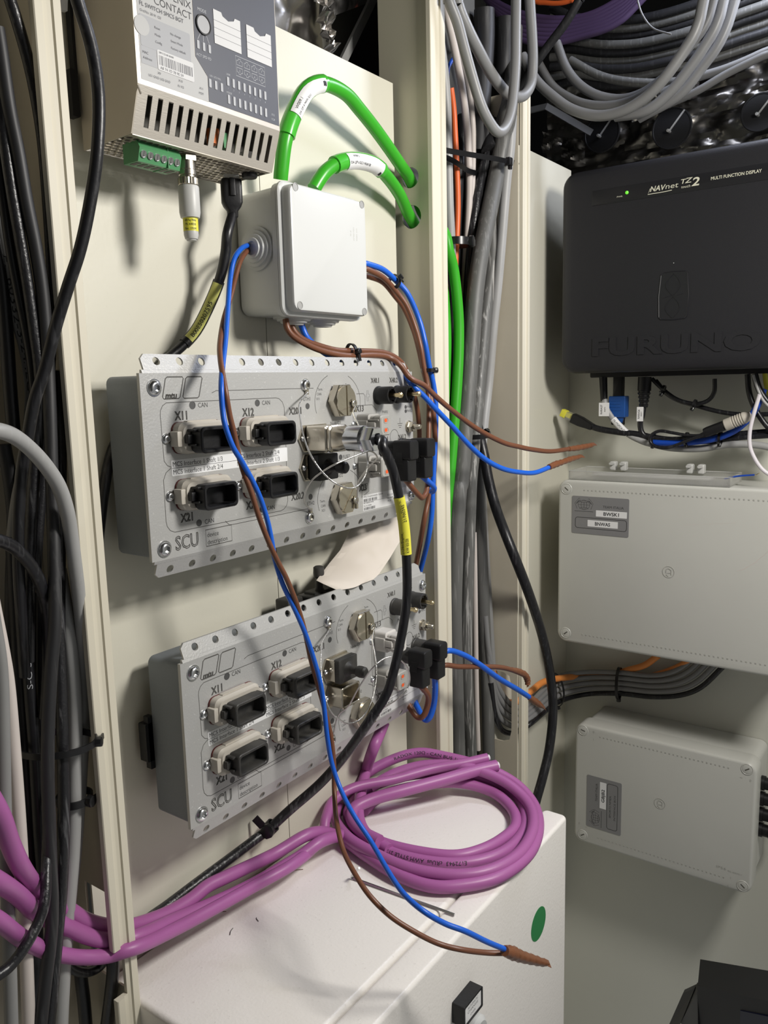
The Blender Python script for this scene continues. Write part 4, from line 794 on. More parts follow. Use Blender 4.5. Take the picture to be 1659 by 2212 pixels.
lc('black cable at the back left of the tied bundle', [(30, 1180, .010), (36, 1300), (42, 1430), (50, 1560), (58, 1700), (66, 1830), (74, 1960), (78, 2080), (76, 2230)], 34, 'cab_black')
lc('deep black cable between the tied cables of the left bundle', [(88, 1280, .016), (88, 1400), (88, 1520), (90, 1650), (94, 1780), (98, 1900)], 27, 'cab_black')
lc('black cable curling off to the left frame edge near the purple cables', [(106, 1730, .030), (103, 1800, .040), (100, 1880, .054), (97, 1945, .062), (84, 1990), (56, 2042, .068), (26, 2082), (0, 2104), (-40, 2126, .07)], 24, 'cab_braid')
lc('black cable bending under the purple cables near the trunking notch', [(138, 2066, .014), (150, 2088), (170, 2098), (194, 2099), (217, 2086), (236, 2062, .014)], 21, 'cab_black')
lc('black cable dropping straight down below the trunking notch', [(240, 2040, .004), (244, 2090), (240, 2140), (228, 2230, .004)], 27, 'cab_black')
lc('short black cable under the purple cables left of the notch', [(172, 2076, .002), (176, 2120), (181, 2160), (187, 2230)], 28, 'cab_black')
lc('dark grey thick cable at the lower left frame edge', [(-40, 1180, .052), (-14, 1340), (2, 1450), (7, 1600), (10, 1750), (15, 1900), (20, 2050), (25, 2230, .052)], 30, 'cab_mid', 'grey cables of the left bundle')
lc('whitish scuffed thick cable at the lower left frame edge', [(-44, 1150, .046), (-16, 1300), (4, 1400), (17, 1480), (28, 1600), (39, 1740), (48, 1880), (55, 2020), (63, 2230, .046)], 30, 'cab_cream', 'grey cables of the left bundle')
lc('grey cable low between the scuffed cable and the black bundle', [(62, 1960, .0), (70, 2060), (76, 2140), (80, 2230)], 24, 'cab_mid', 'grey cables of the left bundle')
tie('large black tie round the left cable bundle', PY(122, 1606, .028), (0, 0, 1), .018, .024, wd=.0042, head=(.62, -.78, .05), tail=.006)
tie('black tie on the pale grey cable in the left bundle', PY(161, 1724, .022), (0, 0, 1), .0105, .0105, wd=.005, head=(.3, -1, 0), tail=.008)
# ================================================================== PURPLE CABLES AND COIL
PU = 'purple cables'
zl = lambda L, z=-.4145: [('z', x, y, z if y > 1720 else z + (1720 - y) * .00030 ) for x, y in L]
pa = lc('uppermost purple cable from the left forming the outer turns of the coil', [(-40, 1690, .074), (0, 1760, .072), (22, 1822), (48, 1877, .062), (81, 1921, .040), (115, 1947, .024), (147, 1965, .022), (184, 1988), (220, 1999), (262, 2003, .022), (301, 1996, .020), (360, 1974), (410, 1945, .019), (449, 1914, .018), (496, 1891), (591, 1846, .022), (673, 1800, .032)] + zl([(728, 1806), (790, 1847), (860, 1890), (930, 1914), (1000, 1913), (1080, 1893), (1142, 1845), (1163, 1790), (1153, 1738), (1110, 1690), (1040, 1655), (960, 1634), (905, 1626), (850, 1640), (790, 1672), (742, 1715), (724, 1762)], -.4125) + zl([(748, 1806), (810, 1845), (890, 1878), (985, 1891), (1065, 1878), (1125, 1840), (1152, 1785), (1140, 1735), (1088, 1688), (1010, 1658), (930, 1652), (860, 1668), (800, 1700)], -.4080), 27, 'purple', PU, sub=7)
pb = lc('middle purple cable from the left forming the inner turns of the coil', [(-40, 1884, .072), (0, 1907, .070), (37, 1932), (73, 1966, .050), (110, 1987, .030), (147, 2003, .026), (184, 2020), (220, 2030), (257, 2032, .030), (301, 2022, .034), (378, 1987, .028), (467, 1949, .028), (555, 1906, .030), (644, 1853, .036), (700, 1815, .042)] + zl([(760, 1804), (805, 1826), (880, 1853), (970, 1866), (1050, 1856), (1108, 1826), (1136, 1780), (1122, 1728), (1060, 1688), (960, 1668), (860, 1680), (785, 1710), (752, 1760)], -.4145) + zl([(790, 1800), (830, 1822), (900, 1840), (980, 1849), (1040, 1836), (1086, 1812), (1114, 1783), (1104, 1745), (1058, 1708), (980, 1690), (890, 1700), (820, 1722), (786, 1752)], -.4135), 27, 'purple', PU, sub=7)
pc = lc('lowest purple cable from the left ending in the upper cut end', [(-40, 1968, .070), (0, 1991, .068), (37, 2020), (73, 2042, .05), (110, 2057, .034), (154, 2066, .03), (198, 2068), (235, 2064, .034), (270, 2054, .040), (301, 2044, .042), (340, 2026), (400, 1996, .036), (470, 1958, .036), (560, 1908, .037), (640, 1862, .042)] + zl([(694, 1812)], -.409) + [('z', 704, 1768, -.400), ('z', 722, 1728, -.393), ('z', 770, 1700, -.389), ('z', 850, 1684, -.389), ('z', 930, 1662, -.388), ('z', 1000, 1649, -.386), ('z', 1053, 1637, -.384)], 27, 'purple', PU)
pe = lc('purple cable end lying over the coil with the lower cut end', zl([(820, 1818), (786, 1800), (762, 1774)], -.404) + [('z', 764, 1748, -.400), ('z', 800, 1728, -.397), ('z', 870, 1708, -.394), ('z', 960, 1684, -.392), ('z', 1030, 1664, -.391), ('z', 1073, 1654, -.390)], 27, 'purple', PU)
pd = lc('purple cable dropping from behind the lower unit into the coil', [(830, 1560, .026), (820, 1585, .026), (806, 1618, .028), ('z', 792, 1660, -.388), ('z', 780, 1710, -.398), ('z', 774, 1760, -.405), ('z', 790, 1800, -.409), ('z', 840, 1836, -.4110)], 25, 'purple', PU)
for o in (pc, pe):
    S, r = CAB[o.name]; d = (S[-1] - S[-3]).normalized(); b = B(); b.tube([S[-1] - d * .001, S[-1] + d * .0022], r * .62, 10); b.build('core', M['paper_white'], o)
S, r = CAB[pb.name]; b = B(); a0 = at(S, 1008, 1864)
wrap_text(b, 'E172943  cRUus  AWM STYLE 21215 80°C', S, a0, .0046, r, -1, 0, .088); b.build('lettering', M['engrave_dk'], pb, 0)
S, r = CAB[pa.name]; b = B(); a0 = at(S, 850, 1642); wrap_text(b, 'RADOX 120Ω - CAN BUS 1x2x0.34 MHz', S, a0, .0042, r, -1, 0, .10); b.build('lettering', M['engrave_dk'], pa, 0)
# ================================================================== CABLES IN THE WIDE TRUNKING
GT = 'cables in the wide trunking'
def tc_(label, L, wpx, m, **k):
    P = route(L); r = sum(rad_at(p, wpx) for p in P) / len(P); lim = .889 - r
    P = [EYE + (p - EYE) * (lim / (p - EYE).x) if p.x > lim and p.z < 1.83 else p for p in P]
    return cable('cable', label, P, wpx, M[m], GT, n=14, **k)
tc_('thickest grey cable in front down the wide trunking', [(1112, 60, .0), (1108, 150, .006), (1100, 230), (1089, 298, .018), (1074, 370), (1056, 461), (1038, 551), (1026, 641), (1018, 750), (1010, 858), (1002, 949), (995, 1039), (990, 1067), (983, 1199, .02), (980, 1332), (982, 1425), (984, 1495), (988, 1629), (990, 1700, .018)], 36, 'cab_gray')
tc_('grey cable with long pale scrape marks in the wide trunking', [(1078, 330, -.006), (1070, 400, -.004), (1062, 470, -.002), (1064, 530), (1060, 587), (1049, 678), (1039, 786), (1030, 894), (1022, 985, .010), (1016, 1067), (1012, 1199), (1009, 1305), (1007, 1425), (1011, 1523), (1017, 1629), (1019, 1700, .010)], 27, 'cab_scuff')
tc_('light grey cable at the right of the wide trunking bundle', [(1106, 250, -.006), (1102, 320, -.002), (1094, 388, .004), (1085, 497), (1076, 605), (1065, 714), (1056, 822), (1046, 910), (1038, 1000, .002)], 21, 'cab_light')
tc_('mid grey cable low at the right of the wide trunking bundle', [(1032, 930, -.002), (1035, 1067, -.002), (1040, 1199), (1045, 1332), (1050, 1425), (1053, 1495), (1056, 1629), (1057, 1700)], 27, 'cab_gray')
tc_('thin dark cable behind the grey ones above the side opening', [(1040, 1000, -.008), (1046, 1120), (1056, 1300), (1064, 1440)], 15, 'cab_mid')
tc_('shiny black braided cable beside the thick grey one at the upper tie', [(1104, 170, -.008), (1090, 235), (1063, 309, .002), (1042, 370, .004), (1028, 443), (1021, 504), (1015, 569), (1010, 650, 0), (1006, 730, -.004)], 21, 'cab_braid')
tc_('cream cable hanging down the left of the wide trunking', [(958, -30, .012), (966, 30, .012), (980, 96), (992, 157), (1002, 217), (1009, 277), (1011, 316), (1014, 388), (1013, 443), (1010, 504), (1006, 570), (1000, 680, -.008)], 16, 'cab_cream')
tc_('second thinner cream cable beside the first in the wide trunking', [(984, 60, -.002), (998, 130), (1013, 193), (1021, 265), (1022, 316), (1021, 380), (1018, 450)], 13, 'cab_cream')
tc_('orange cable between the grey and cream cables of the wide trunking', [(974, 190, .012), (980, 236), (983, 289), (987, 370), (989, 443), (987, 511), (984, 569), (984, 640, .004)], 12.5, 'cab_orange')
tc_('grey printed cable against the trunking lip beside the orange one', [(950, 90, .016), (958, 150), (964, 220), (966, 298), (968, 370), (970, 443), (973, 504), (976, 580, .006)], 21, 'cab_light')
tc_('blue cable at the top of the wide trunking', [(1020, 60, -.012), (990, 110, -.006), (968, 150), (969, 217), (968, 270), (962, 330)], 8, 'blue_deep')
tc_('wide dark cable behind the grey loops at the trunking top', [(1046, 20, -.004), (1046, 90), (1040, 190), (1032, 330, -.010)], 44, 'cab_dark')
tc_('second wide dark cable behind the grey loops right of the first', [(1092, 40, -.002), (1090, 110), (1082, 200), (1062, 330, -.008)], 44, 'cab_dark')
for i, (x, w_, m) in enumerate(((1000, 22, 'cab_dark'), (1030, 26, 'cab_dark'), (950, 24, 'cab_black'), (976, 24, 'cab_black'))):
    tc_(('dark cable deep in the wide trunking behind the cream ones', 'dark cable deep in the wide trunking behind the braided one', 'black cable deep behind the green cable by the trunking lip', 'black cable deep behind the orange cable of the wide trunking')[i], [(x + 24, 250, -.012), (x + 14, 400, -.012), (x + 4, 600, -.012), (x - 2, 800, -.012), (x - 4, 1000, -.012)], w_, m)
tc_('cream cable showing between the grey ones low in the wide trunking', [(1024, 1150, -.004), (1026, 1252), (1028, 1411), (1030, 1523), (1033, 1620)], 11, 'cab_cream')
lt_ = thing('cable_tie', PY(1098, 350, .036), 'long black tie across the upper part of the wide trunking', 'cable tie', 'black cable ties')
up_ = lambda pts: (lambda S: B().strap(S, lambda i: EYE - S[i], .0052, .0011))(spline(route(pts), 4))
up_([(948, 320, .030), (965, 325, .036), (1010, 333, .040), (1060, 341, .040), (1090, 347, .038), (1112, 352, .026), (1118, 356, .004)]).build('strap', M['tie'], lt_)
up_([(948, 336, .020), (968, 342, .020), (990, 354, .018), (1010, 368, .012), (1030, 374, .0)]).build('strap', M['tie'], lt_)
b = B(frA(PY(1096, 350, .036))); b.rbox(-4, 4, -4.4, 4.4, 0, 5, 1, .8); b.rbox(-1, 4, -8, -3, 1, 4, .8); b.build('head', M['tie'], lt_)
tie('black tie on the orange and grey cables of the wide trunking', PY(988, 524, .012), (0, 0, 1), .016, .014, wd=.008, head=(.25, -1, 0), tail=.007)
tie('black tie on the grey cables where the blue wire passes', PY(1020, 938, .006), (-.1, 0, 1), .026, .018, wd=.0055, head=(.9, -.5, 0), tail=.004)
# long black cable crossing to the enclosure
lb = cable('cable', 'long black cable slanting from the wide trunking across its edge to behind the enclosure', [(1030, 905, -.006), (1038, 949, .004), (1046, 985), (1056, 1039, .018), (1070, 1093), (1089, 1146, .036), (1112, 1204, .050), (1136, 1265, .055), (1155, 1319), (1171, 1372, .055), (1184, 1430), (1193, 1495, .056), (1194, 1551), (1186, 1620), (1173, 1676, .055), (1159, 1726), (1146, 1775, .05)], 21, M['cab_black'], None, n=14)
# flat bundle leaving through the trunking's side opening to the right wall
cs1 = [(1144, 1520), (1203, 1464), (1265, 1452), (1337, 1453), (1406, 1459), (1448, 1453), (1478, 1438), (1500, 1418)]
cs5 = [(1147, 1562), (1203, 1518), (1265, 1500), (1337, 1498), (1406, 1505), (1468, 1502), (1515, 1484), (1562, 1440)]
nm = ('topmost', 'second', 'third', 'fourth')
for k in range(5):
    t = k / 4; mid = [(a[0] + (c[0] - a[0]) * t, a[1] + (c[1] - a[1]) * t) for a, c in zip(cs1, cs5)]
    L = [(1048 + 3 * k, 1330 + 36 * k, .002 + .001 * k), (1056 + 3 * k, 1410 + 32 * k), (1070 + 3 * k, 1470 + 26 * k, .008), (1094 + 2 * k, 1512 + 18 * k, .014), (1118, 1528 + 13 * k, .016), (*mid[0], .016 + .004 * k), (*mid[1], .016 + .002 * k)] + [('x', *q, .022) for q in mid[2:]]
    lab = 'black cable along the bottom of the flat bundle under the larger wall box' if k == 4 else nm[k] + ' grey cable from the top of the flat bundle under the larger wall box'
    cable('cable', lab, L, 11.3, M['cab_black' if k == 4 else 'cab_loop'], 'flat cable bundle under the larger wall box', n=12)
cable('cable', 'orange cable on top of the flat bundle rising to the larger wall box', [(1064, 1440, .0), (1080, 1505, .004), (1112, 1517, .012), (1146, 1494, .022), (1183, 1470, .022), ('x', 1262, 1460, .010), ('x', 1318, 1459, .010), ('x', 1354, 1448, .016), ('x', 1392, 1437, .022), ('x', 1422, 1416, .026)], 14, M['cab_orange2'], 'orange cables', n=12)
cable('cable', 'short orange cable right of the first entering the larger wall box', [('x', 1404, 1462, .012), ('x', 1440, 1451, .014), ('x', 1474, 1436, .02), ('x', 1496, 1418, .024)], 14, M['cab_orange2'], 'orange cables', n=12)
tie('black tie round the flat bundle right of the corner', PX(1337, 1476, .022), (0, 1, 0), .0105, .0235, wd=.0042, head=(0, 0, -1), tail=0)
tie('black tie round the flat bundle by the trunking edge', PY(1200, 1490, .019), PY(1220, 1478, .019) - PY(1180, 1500, .019), .012, .024, wd=.0042, head=(.5, -.2, -1), tail=.004)
# ================================================================== DISPLAY PROCESSOR ON THE RIGHT WALL
FDI = frB((1.02, .4467, 1.7585))
dp = thing('display_unit', (1.12, .25, 1.63), 'large black display unit with rounded corners and green lamp on the right wall', 'display unit')
b = B(FDI); b.stack(lambda i: rr(i, 405 - i, -252 + i, -i, max(20 - i, 3), 8), [(16, -107), (10, -104), (3, -60), (0, -34), (0, -10), (1.2, -5), (4, -1.8), (9, -.4), (16, 0)]); b.build('housing', M['display'], dp, 60)
b = B(FDI); b.stack(lambda i: rr(41 + i, 398 - i, -46 + i, -28 - i, 1), [(0, -.2), (0, .35), (.4, .5)]); b.build('legend_band', M['display_band'], dp)
b = B(FDI); em = lambda i: [(128.2 + i, -188 + i), (131 + i, -190.6 + i), (145, -191.8 + i), (160 - i, -190.8 + i), (162.6 - i, -188 + i), (163.6 - i, -163), (161.6 - i, -137.6 - i), (159.4 - i, -135.2 - i), (145, -134.4 - i), (132 + i, -135 - i), (129.6 + i, -137.6 - i), (127.4 + i, -163)]
b.stack(em, [(0, -.2), (0, .7), (.5, .9), (1.0, .5)]); eb = b.build('emblem_plate', M['display_rec'], dp, 20)
b = B(FDI)
for v0, v1 in ((-137, -162.6), (-164, -189)):
    for sg in (-1, 1): b.line([(145 + sg * 8.4 * math.sin(math.pi * k / 14), v0 + (v1 - v0) * k / 14) for k in range(15)], .8, .5, 1.1)
b.line([(133, -165), (143, -162.6)], .6, .5, 1.0); b.line([(147, -163.4), (156, -161.4)], .6, .5, 1.0)
b.build('emblem_relief', M['display'], eb, 20)
b = B(FDI); b.text('FURUNO', 145, -219.5, 30, .35, 'C', fit=200, bold=.035, ext=.022); b.build('embossed_lettering', M['display'], dp, 20)
b = B(FDI)
b.text('NAV', 114.2, -36.6, 8.4, .6, fit=17.2, slant=.24, bold=.02); b.text('net', 132.4, -36.2, 8.4, .6, fit=14.6, slant=.18); b.text('T', 149.2, -33.6, 7.2, .6, fit=6, slant=.25, bold=.01); b.text('Z', 154.6, -33.2, 8, .6, fit=7.4, slant=.3, bold=.01); b.text('touch', 150.6, -39.6, 4.2, .6, fit=10.4, slant=.12); b.text('2', 162.4, -35.8, 13, .6, fit=8.4, slant=.22, bold=.02)
b.line([(114.4, -36), (111.6, -42.2), (130, -42), (140, -41.4)], .8, .5, .6)
b.text('MULTI FUNCTION DISPLAY', 184, -35.4, 5.0, .6, fit=54, bold=.014); b.text('PWR', 73.6, -39.6, 2.6, .6, fit=7)
b.build('lettering', M['logo_cream'], dp, 0)
b = B(FDI); b.loft([[(u, v, w_) for u, v in circ(86, -36.2, r_, 16)] for r_, w_ in ((2.1, .4), (2.0, 1.2), (1.4, 1.9), (.6, 2.2))]); b.build('power_lamp', M['led_green'], dp, label='small green power lamp')
b = B(FDI); b.loft([[(u, v, w_) for u, v in circ(144.6, -125, r_, 10)] for r_, w_ in ((.5, -.1), (.4, .3))]); b.build('speck', M['paper_white'], dp)
b = B(FDI); b.rbox(22, 396, -258, -248, -98, -52, 2); b.build('connector_panel', M['black'], dp)
# ---- plugs and cables under it (x mode: distance from the right wall)
CU = 'cables under the black display unit'
def px_plug(name, label, p0, p1, h, r0, r1, mt, cab, wpx, cmat, cat='cable', ribs=0):
    A, C_ = PX(*p0, h), PX(*p1, h); t = thing(name, A, label, cat, CU); d = (C_ - A); n = 6; b = B()
    prof = []
    L = d.length / MM
    for k in range(n + 1): prof.append((r0 + (r1 - r0) * k / n, L * k / n))
    if ribs:
        prof = [(r0, 0), (r0, L * .45)]
        for k in range(ribs): 
            q = L * (.45 + .5 * k / ribs); r_ = r0 + (r1 - r0) * (k / ribs); prof += [(r_, q), (r_ * .86, q + .4), (r_ * .86, q + L * .25 / ribs), (r_, q + L * .25 / ribs + .4)]
        prof.append((r1, L))
    turned(b, A, prof, 18, d.normalized()); b.build('plug_body', M[mt], t, 30)
    S = spline([C_ - d * .1] + route(cab, 'x'), 6); r_ = sum(rad_at(q, wpx) for q in S) / len(S); b = B(); b.tube(S, r_, 12); c = b.build('cable_jacket', M[cmat], t, 60); return t, c, S, r_
def flag(t, px0, px1, py0, py1, h, lines, par=None, slope=.02):
    A = PX(px0, py0, h); b = B(frB(A)); w_ = (A - PX(px1, py0 + slope * (px1 - px0), h)).length / MM; hh = abs((PX(px0, py1, h) - A).z) / MM
    b.rbox(0, w_, -hh, 0, -.3, .3, .4); o = b.build('label_flag', M['white_label'], t)
    b = B(frB(A))
    for s_, u, z in lines: b.text(s_, u, -hh * .5, z, .34, 'C', math.pi / 2, bold=.02)
    b.build('lettering', M['ink'], o, 0)
t, c, S, r_ = px_plug('signal_cable', 'grey signal cable with white label flags from the leftmost plug under the display', (1303, 814), (1305, 866), .055, 5.4, 4.6, 'black', [(1309, 880, .056), (1325, 905), (1353, 934), (1384, 951), (1409, 959), (1453, 968), (1515, 969), (1578, 960), (1640, 962), (1700, 975, .05)], 15, 'cab_light', ribs=0)
flag(t, 1294, 1316, 870, 899, .066, (('RARA27', 3.4, 3.6), ('SWIT1', 8.4, 2.4)))
b = B(); a0 = at(S, 1327, 907); patch(b, S, a0, a0 + .029, r_ * 1.12, -.9, .9); o = b.build('wrap_label', M['white_label'], t); b = B(); wrap_text(b, 'NL-MGPC/6-2500', S, a0 + .002, .0036, r_ * 1.12 + .0004, 1, 0, .025); b.build('lettering', M['ink'], o, 0)
A = PX(1337, 814, .05); fv = frB(A); vg = thing('video_plug', A, 'blue video connector with thumbscrews hanging under the display', 'plug')
b = B(fv); b.rbox(-6, 6, -26, 4, -6, 6, 1, 1); b.build('tail_cover', M['black'], vg)
b = B(fv); b.stack(lambda i: rr(-11 + i, 11.5 - i, -54 + i, -25.5 - i, 1.6), [(0, -8), (0, 6.4), (.8, 7.4), (1.6, 7.4)]); b.poly([(-8, -53), (9, -53), (7, -61), (-5, -59)], -5, 5)
for k in range(4): b.rbox(-8, 6, -32 - 4.2 * k, -30.6 - 4.2 * k, 7.2, 7.9, .4)
b.build('shell', M['vga_blue'], vg)
for u in (-7, 7): b = B(); turned(b, fv.p(u, -54, 0), [(2, 0), (2.4, 1), (2.4, 9), (1.6, 10)], 12); b.build('thumbscrew', M['black'], vg)
t, c, S, r_ = px_plug('power_cable', 'black power cable from the thick ribbed plug under the display', (1393, 814), (1390, 880), .055, 8.6, 5.2, 'black', [(1388, 895, .056), (1383, 914), (1387, 935), (1402, 946), (1426, 951), (1470, 952), (1520, 954), (1570, 948), (1620, 943), (1700, 938, .05)], 12, 'cab_black', ribs=4)
flag(t, 1376, 1390, 879, 910, .07, (('RARA26', 2.6, 3.4), ('SWIT1', 6.0, 2.2)))
A, C_ = PX(1236, 902, .06), PX(1272, 919, .06); np_ = thing('network_plug', A, 'loose black network cable end with yellow clip hanging near the corner', 'cable')
dx = (C_ - A).normalized(); zz = dx.cross(V((-1, 0, 0))).normalized(); fn = Frame(A, dx * MM, zz * -MM, dx.cross(zz * -1) * MM)
L = (C_ - A).length / MM
b = B(fn); b.rbox(-17, -9, -4.6, 5.6, -4.6, 4.6, .8, .6); b.rbox(-10, 0, -2, 3.6, -3.6, 3.6, .6); b.build('clip', M['yellow'], np_, label='yellow locking clip')
b = B(fn); b.rbox(-13, 3, -5.2, 5.2, -5.4, 4.2, .6); b.build('plug_tip', M['acrylic'], np_)
b = B(fn); b.stack(lambda i: [(1, -6.4 + i), (14, -6.4 + i), (L, -4.6 + i), (L + 6, -4 + i), (L + 6, 4 - i), (L, 4.6 - i), (14, 6.4 - i), (1, 6.4 - i)], [(.6, -6.5), (0, -5.6), (0, 5.6), (.6, 6.5)]); b.build('boot', M['black'], np_)
S = spline([C_, *route([(1296, 927, .06), (1340, 934), (1376, 938), (1410, 945), (1450, 950), (1500, 947), (1540, 945), (1600, 938), (1700, 930, .04)], 'x')], 6); b = B(); b.tube(S, .0042, 12); b.build('cable_jacket', M['cab_black'], np_, 60)
def rc(label, L, wpx, m, group=CU, **k): return cable('cable', label, L, wpx, M[m], group, mode='x', n=12, **k)
rc('black cable bowing down between two ties right under the display', [(1408, 818, .05), (1434, 843), (1459, 861), (1484, 870), (1509, 872), (1531, 864), (1543, 846), (1544, 818, .05)], 9, 'cab_black')
rc('black cable drooping from the first tie under the display to the right', [(1416, 822, .04), (1440, 850), (1468, 866), (1500, 875), (1531, 884), (1562, 891), (1594, 895), (1625, 896), (1700, 893, .04)], 10, 'cab_black')
rc('thin black cable folded into a tied loop under the display', [(1552, 922, .075), (1531, 930), (1509, 942), (1484, 952), (1462, 961), (1443, 967), (1422, 966), (1407, 958), (1404, 946), (1412, 936), (1428, 931), (1453, 935), (1484, 940), (1515, 940), (1560, 928, .072)], 7, 'cab_black')
b = B(); turned(b, PX(1522, 935, .075), [(5.5, 0), (6.2, 4), (6.2, 24), (5, 25)], 16, (PX(1565, 919, .075) - PX(1522, 935, .075)).normalized()); o = b.build('cable_boot', M['black'], smooth=30, org=PX(1522, 935, .075)); tag(o, 'black end boot in front of the ribbed beige sleeve', 'cable boot')
A, C_ = PX(1566, 919, .075), PX(1622, 897, .075); d = (C_ - A); L = d.length / MM; b = B()
turned(b, A, [(6.6, 0), (7.4, 1), (7.4, L * .28)] + [q for k in range(5) for q in ((7.4, L * (.3 + .09 * k)), (6.4, L * (.315 + .09 * k)), (6.4, L * (.35 + .09 * k)), (7.4, L * (.365 + .09 * k)))] + [(7, L * .8), (4.4, L)], 18, d.normalized()); o = b.build('strain_relief', M['beige'], smooth=25, org=A); tag(o, 'ribbed beige strain relief sleeve under the right end of the display', 'cable boot')
rc('bright blue cable rising to the right under the display', [(1410, 956, .062), (1443, 957), (1500, 955), (1547, 947), (1584, 932), (1609, 913), (1625, 895), (1638, 872), (1650, 840, .06)], 14, 'blue_deep')
rc('white cable hanging in a bow at the right frame edge', [(1641, 852, .09), (1636, 868), (1628, 895), (1620, 930), (1620, 964), (1631, 992), (1647, 1014), (1668, 1028), (1700, 1040, .085)], 8.5, 'cab_white')
rc('black cable dropping from the display at the right frame edge', [(1615, 808, .055), (1618, 845), (1628, 876), (1647, 908), (1668, 930), (1700, 948, .055)], 12, 'cab_black')
rc('second black cable dropping beside it at the right frame edge', [(1630, 808, .065), (1638, 836), (1650, 858), (1668, 878), (1700, 900, .065)], 14, 'cab_black')
rc('thin silver cable between the black ones at the right frame edge', [(1627, 810, .075), (1636, 838), (1648, 864), (1668, 885, .075)], 6, 'cab_light')
rc('yellow cable at the right frame edge under the display', [(1652, 806, .05), (1656, 835), (1666, 860, .05)], 10, 'yellow')
for i, (x, y, lb) in enumerate(((1433, 842, 'small black tie where the black cables leave the display'), (1500, 873, 'small black tie under the drooping black cables'), (1484, 948, 'small black tie round the folded cable loop'), (1412, 950, 'small black tie at the left end of the folded loop'), (1556, 946, 'small black tie on the blue cable'))):
    tie(lb, PX(x, y, .06), (0, 1, .3 if i < 2 else 0), .005 if i < 2 else .0075, wd=.003, head=(-.5, 0, -1), tail=.008)
# ================================================================== WALL BOXES
def slot_screw(fr, u, v, r, rot, par):
    b = B(fr); b.stack(lambda i: circ(u, v, r - i, 32), [(-.9, -.1), (-.9, .3), (-.3, .9), (.3, .3), (.7, .3), (1.0, .8), (1.4, .9)]); k = b.build('lid_screw', M['gbox'], par, 30)
    b = B(fr); c, s_ = math.cos(rot), math.sin(rot); q = [(-3.1, -.75), (3.1, -.75), (3.1, .75), (-3.1, .75)]; b.poly([(u + x * c - y * s_, v + x * s_ + y * c) for x, y in q], .86, .98); b.build('slot', M['slotdark'], k, 0)
def globe(b, T, s=1.0):                                   # T maps local (x, y) on the plate
    ln = lambda pts, wd=.35: b.line([T(x * s, y * s) for x, y in pts], wd, .5, .56)
    arc = lambda rx, ry, a0, a1, cx=0, cy=0: [(cx + rx * math.cos(math.radians(a0 + (a1 - a0) * k / 16)), cy + ry * math.sin(math.radians(a0 + (a1 - a0) * k / 16))) for k in range(17)]
    ln(arc(8, 6.2, 0, 360)); ln(arc(4, 6.2, 0, 360)); ln([(0, 6.2), (0, -6.2)]); ln([(-8, 0), (8, 0)]); ln(arc(6.6, 3.2, 200, 340, 0, 6)); ln(arc(6.6, 3.2, 20, 160, 0, -6.4))
    ln([(-9.5, -5.5), (-12.5, 2), (-6.4, 9), (-5, 4.6)], .4); ln([(9.5, -5.5), (12.5, 2), (6.4, 9), (5, 4.6)], .4); ln([(-13, -8.6), (13, -8.6)], .5)
    ln([(-10.4, 1.2), (-6.6, 5.6)], .9); ln([(10.4, 1.2), (6.6, 5.6)], .9)
def box_marks(fr, box, W_, H_, ldot, logo):
    b = B(fr); u = ldot
    while u < W_ - 30:
        for v in (-13, -H_ + 14.5): b.rbox(u, u + 1.7, v - .8, v + .8, 0, .35)
        u += 5.3
    o = b.build('dimple', M['gbox_mark'], box, 0, kind='stuff')  # raised dots; the shade of dents is put into their darker colour
    b = B(fr); cu, cv = logo; b.line(circ(cu, cv, 7.2, 28), .8, 0, .35, True)
    b.line([(cu - 3, cv - 1.6 + .2 * k) for k in range(2)] + [(cu - 2.8 + 2.8 * (1 - math.cos(t)), cv + 1.8 + 2.6 * math.sin(t)) for t in (.2, .8, 1.4, 2.0, 2.6, 3.0)], .9, 0, .4); b.line([(cu + .2, cv - 5.6), (cu - 2.6, cv - 4), (cu - 1, cv - 1.4), (cu + 2.4, cv - 1)], .9, 0, .4); b.line([(cu + 3.4, cv + 3), (cu + 3.4, cv - 3.4)], .9, 0, .4)
    b.build('moulded_mark', M['gbox_mark'], box, 0)
FB2 = frB((1.01, .4424, 1.368)); b2 = thing('wall_box', (1.12, .3, 1.26), 'larger pale grey wall box with grey nameplate under the black display', 'wall box')
b = B(FB2); b.stack(lambda i: rr(4 + i, 296 - i, -220 + i, -4 - i, 12, 6), [(0, -119), (0, -24)]); b.build('base', M['gbox'], b2)
b = B(FB2); b.stack(lambda i: rr(i, 300 - i, -224 + i, -i, max(14 - i, 2), 8), [(.8, -30), (0, -28), (0, -4), (.8, -1.6), (2.2, -.4), (4, 0)]); b.build('lid', M['gbox'], b2)
for u, v, a in ((12, -12.5, -.7), (13, -211, .7), (288, -12, .7), (287, -211, -.7)): slot_screw(FB2, u, v, 6.6, a, b2)
box_marks(FB2, b2, 300, 224, 36, (148.4, -110))
b = B(FB2); b.line([(228 + 3 * k, -100 + 1.2 * k + .12 * k * k + .5 * math.sin(k * 1.7)) for k in range(18)], .6, 0, .06); b.line([(165 + 4 * k, -49 + .5 * k) for k in range(16)], .25, 0, .05); b.build('scratch', M['cab_cream'], b2, 0)
b = B(FB2); b.rbox(20, 96.8, -71, -21, 0, .5, 2); npl = b.build('nameplate', M['plate_gray'], b2, label='grey engraved nameplate')
b = B(FB2); b.text('TEAM ITALIA', 76.2, -33.4, 4.6, .55, 'C', fit=27.5); globe(b, lambda x, y: (36.6 + x, -32.4 + y)); b.line(rr(25, 94, -63.4, -49.2, 3.2, 4), .7, .5, .56, True); b.build('engraving', M['engrave_dk'], npl, 0)
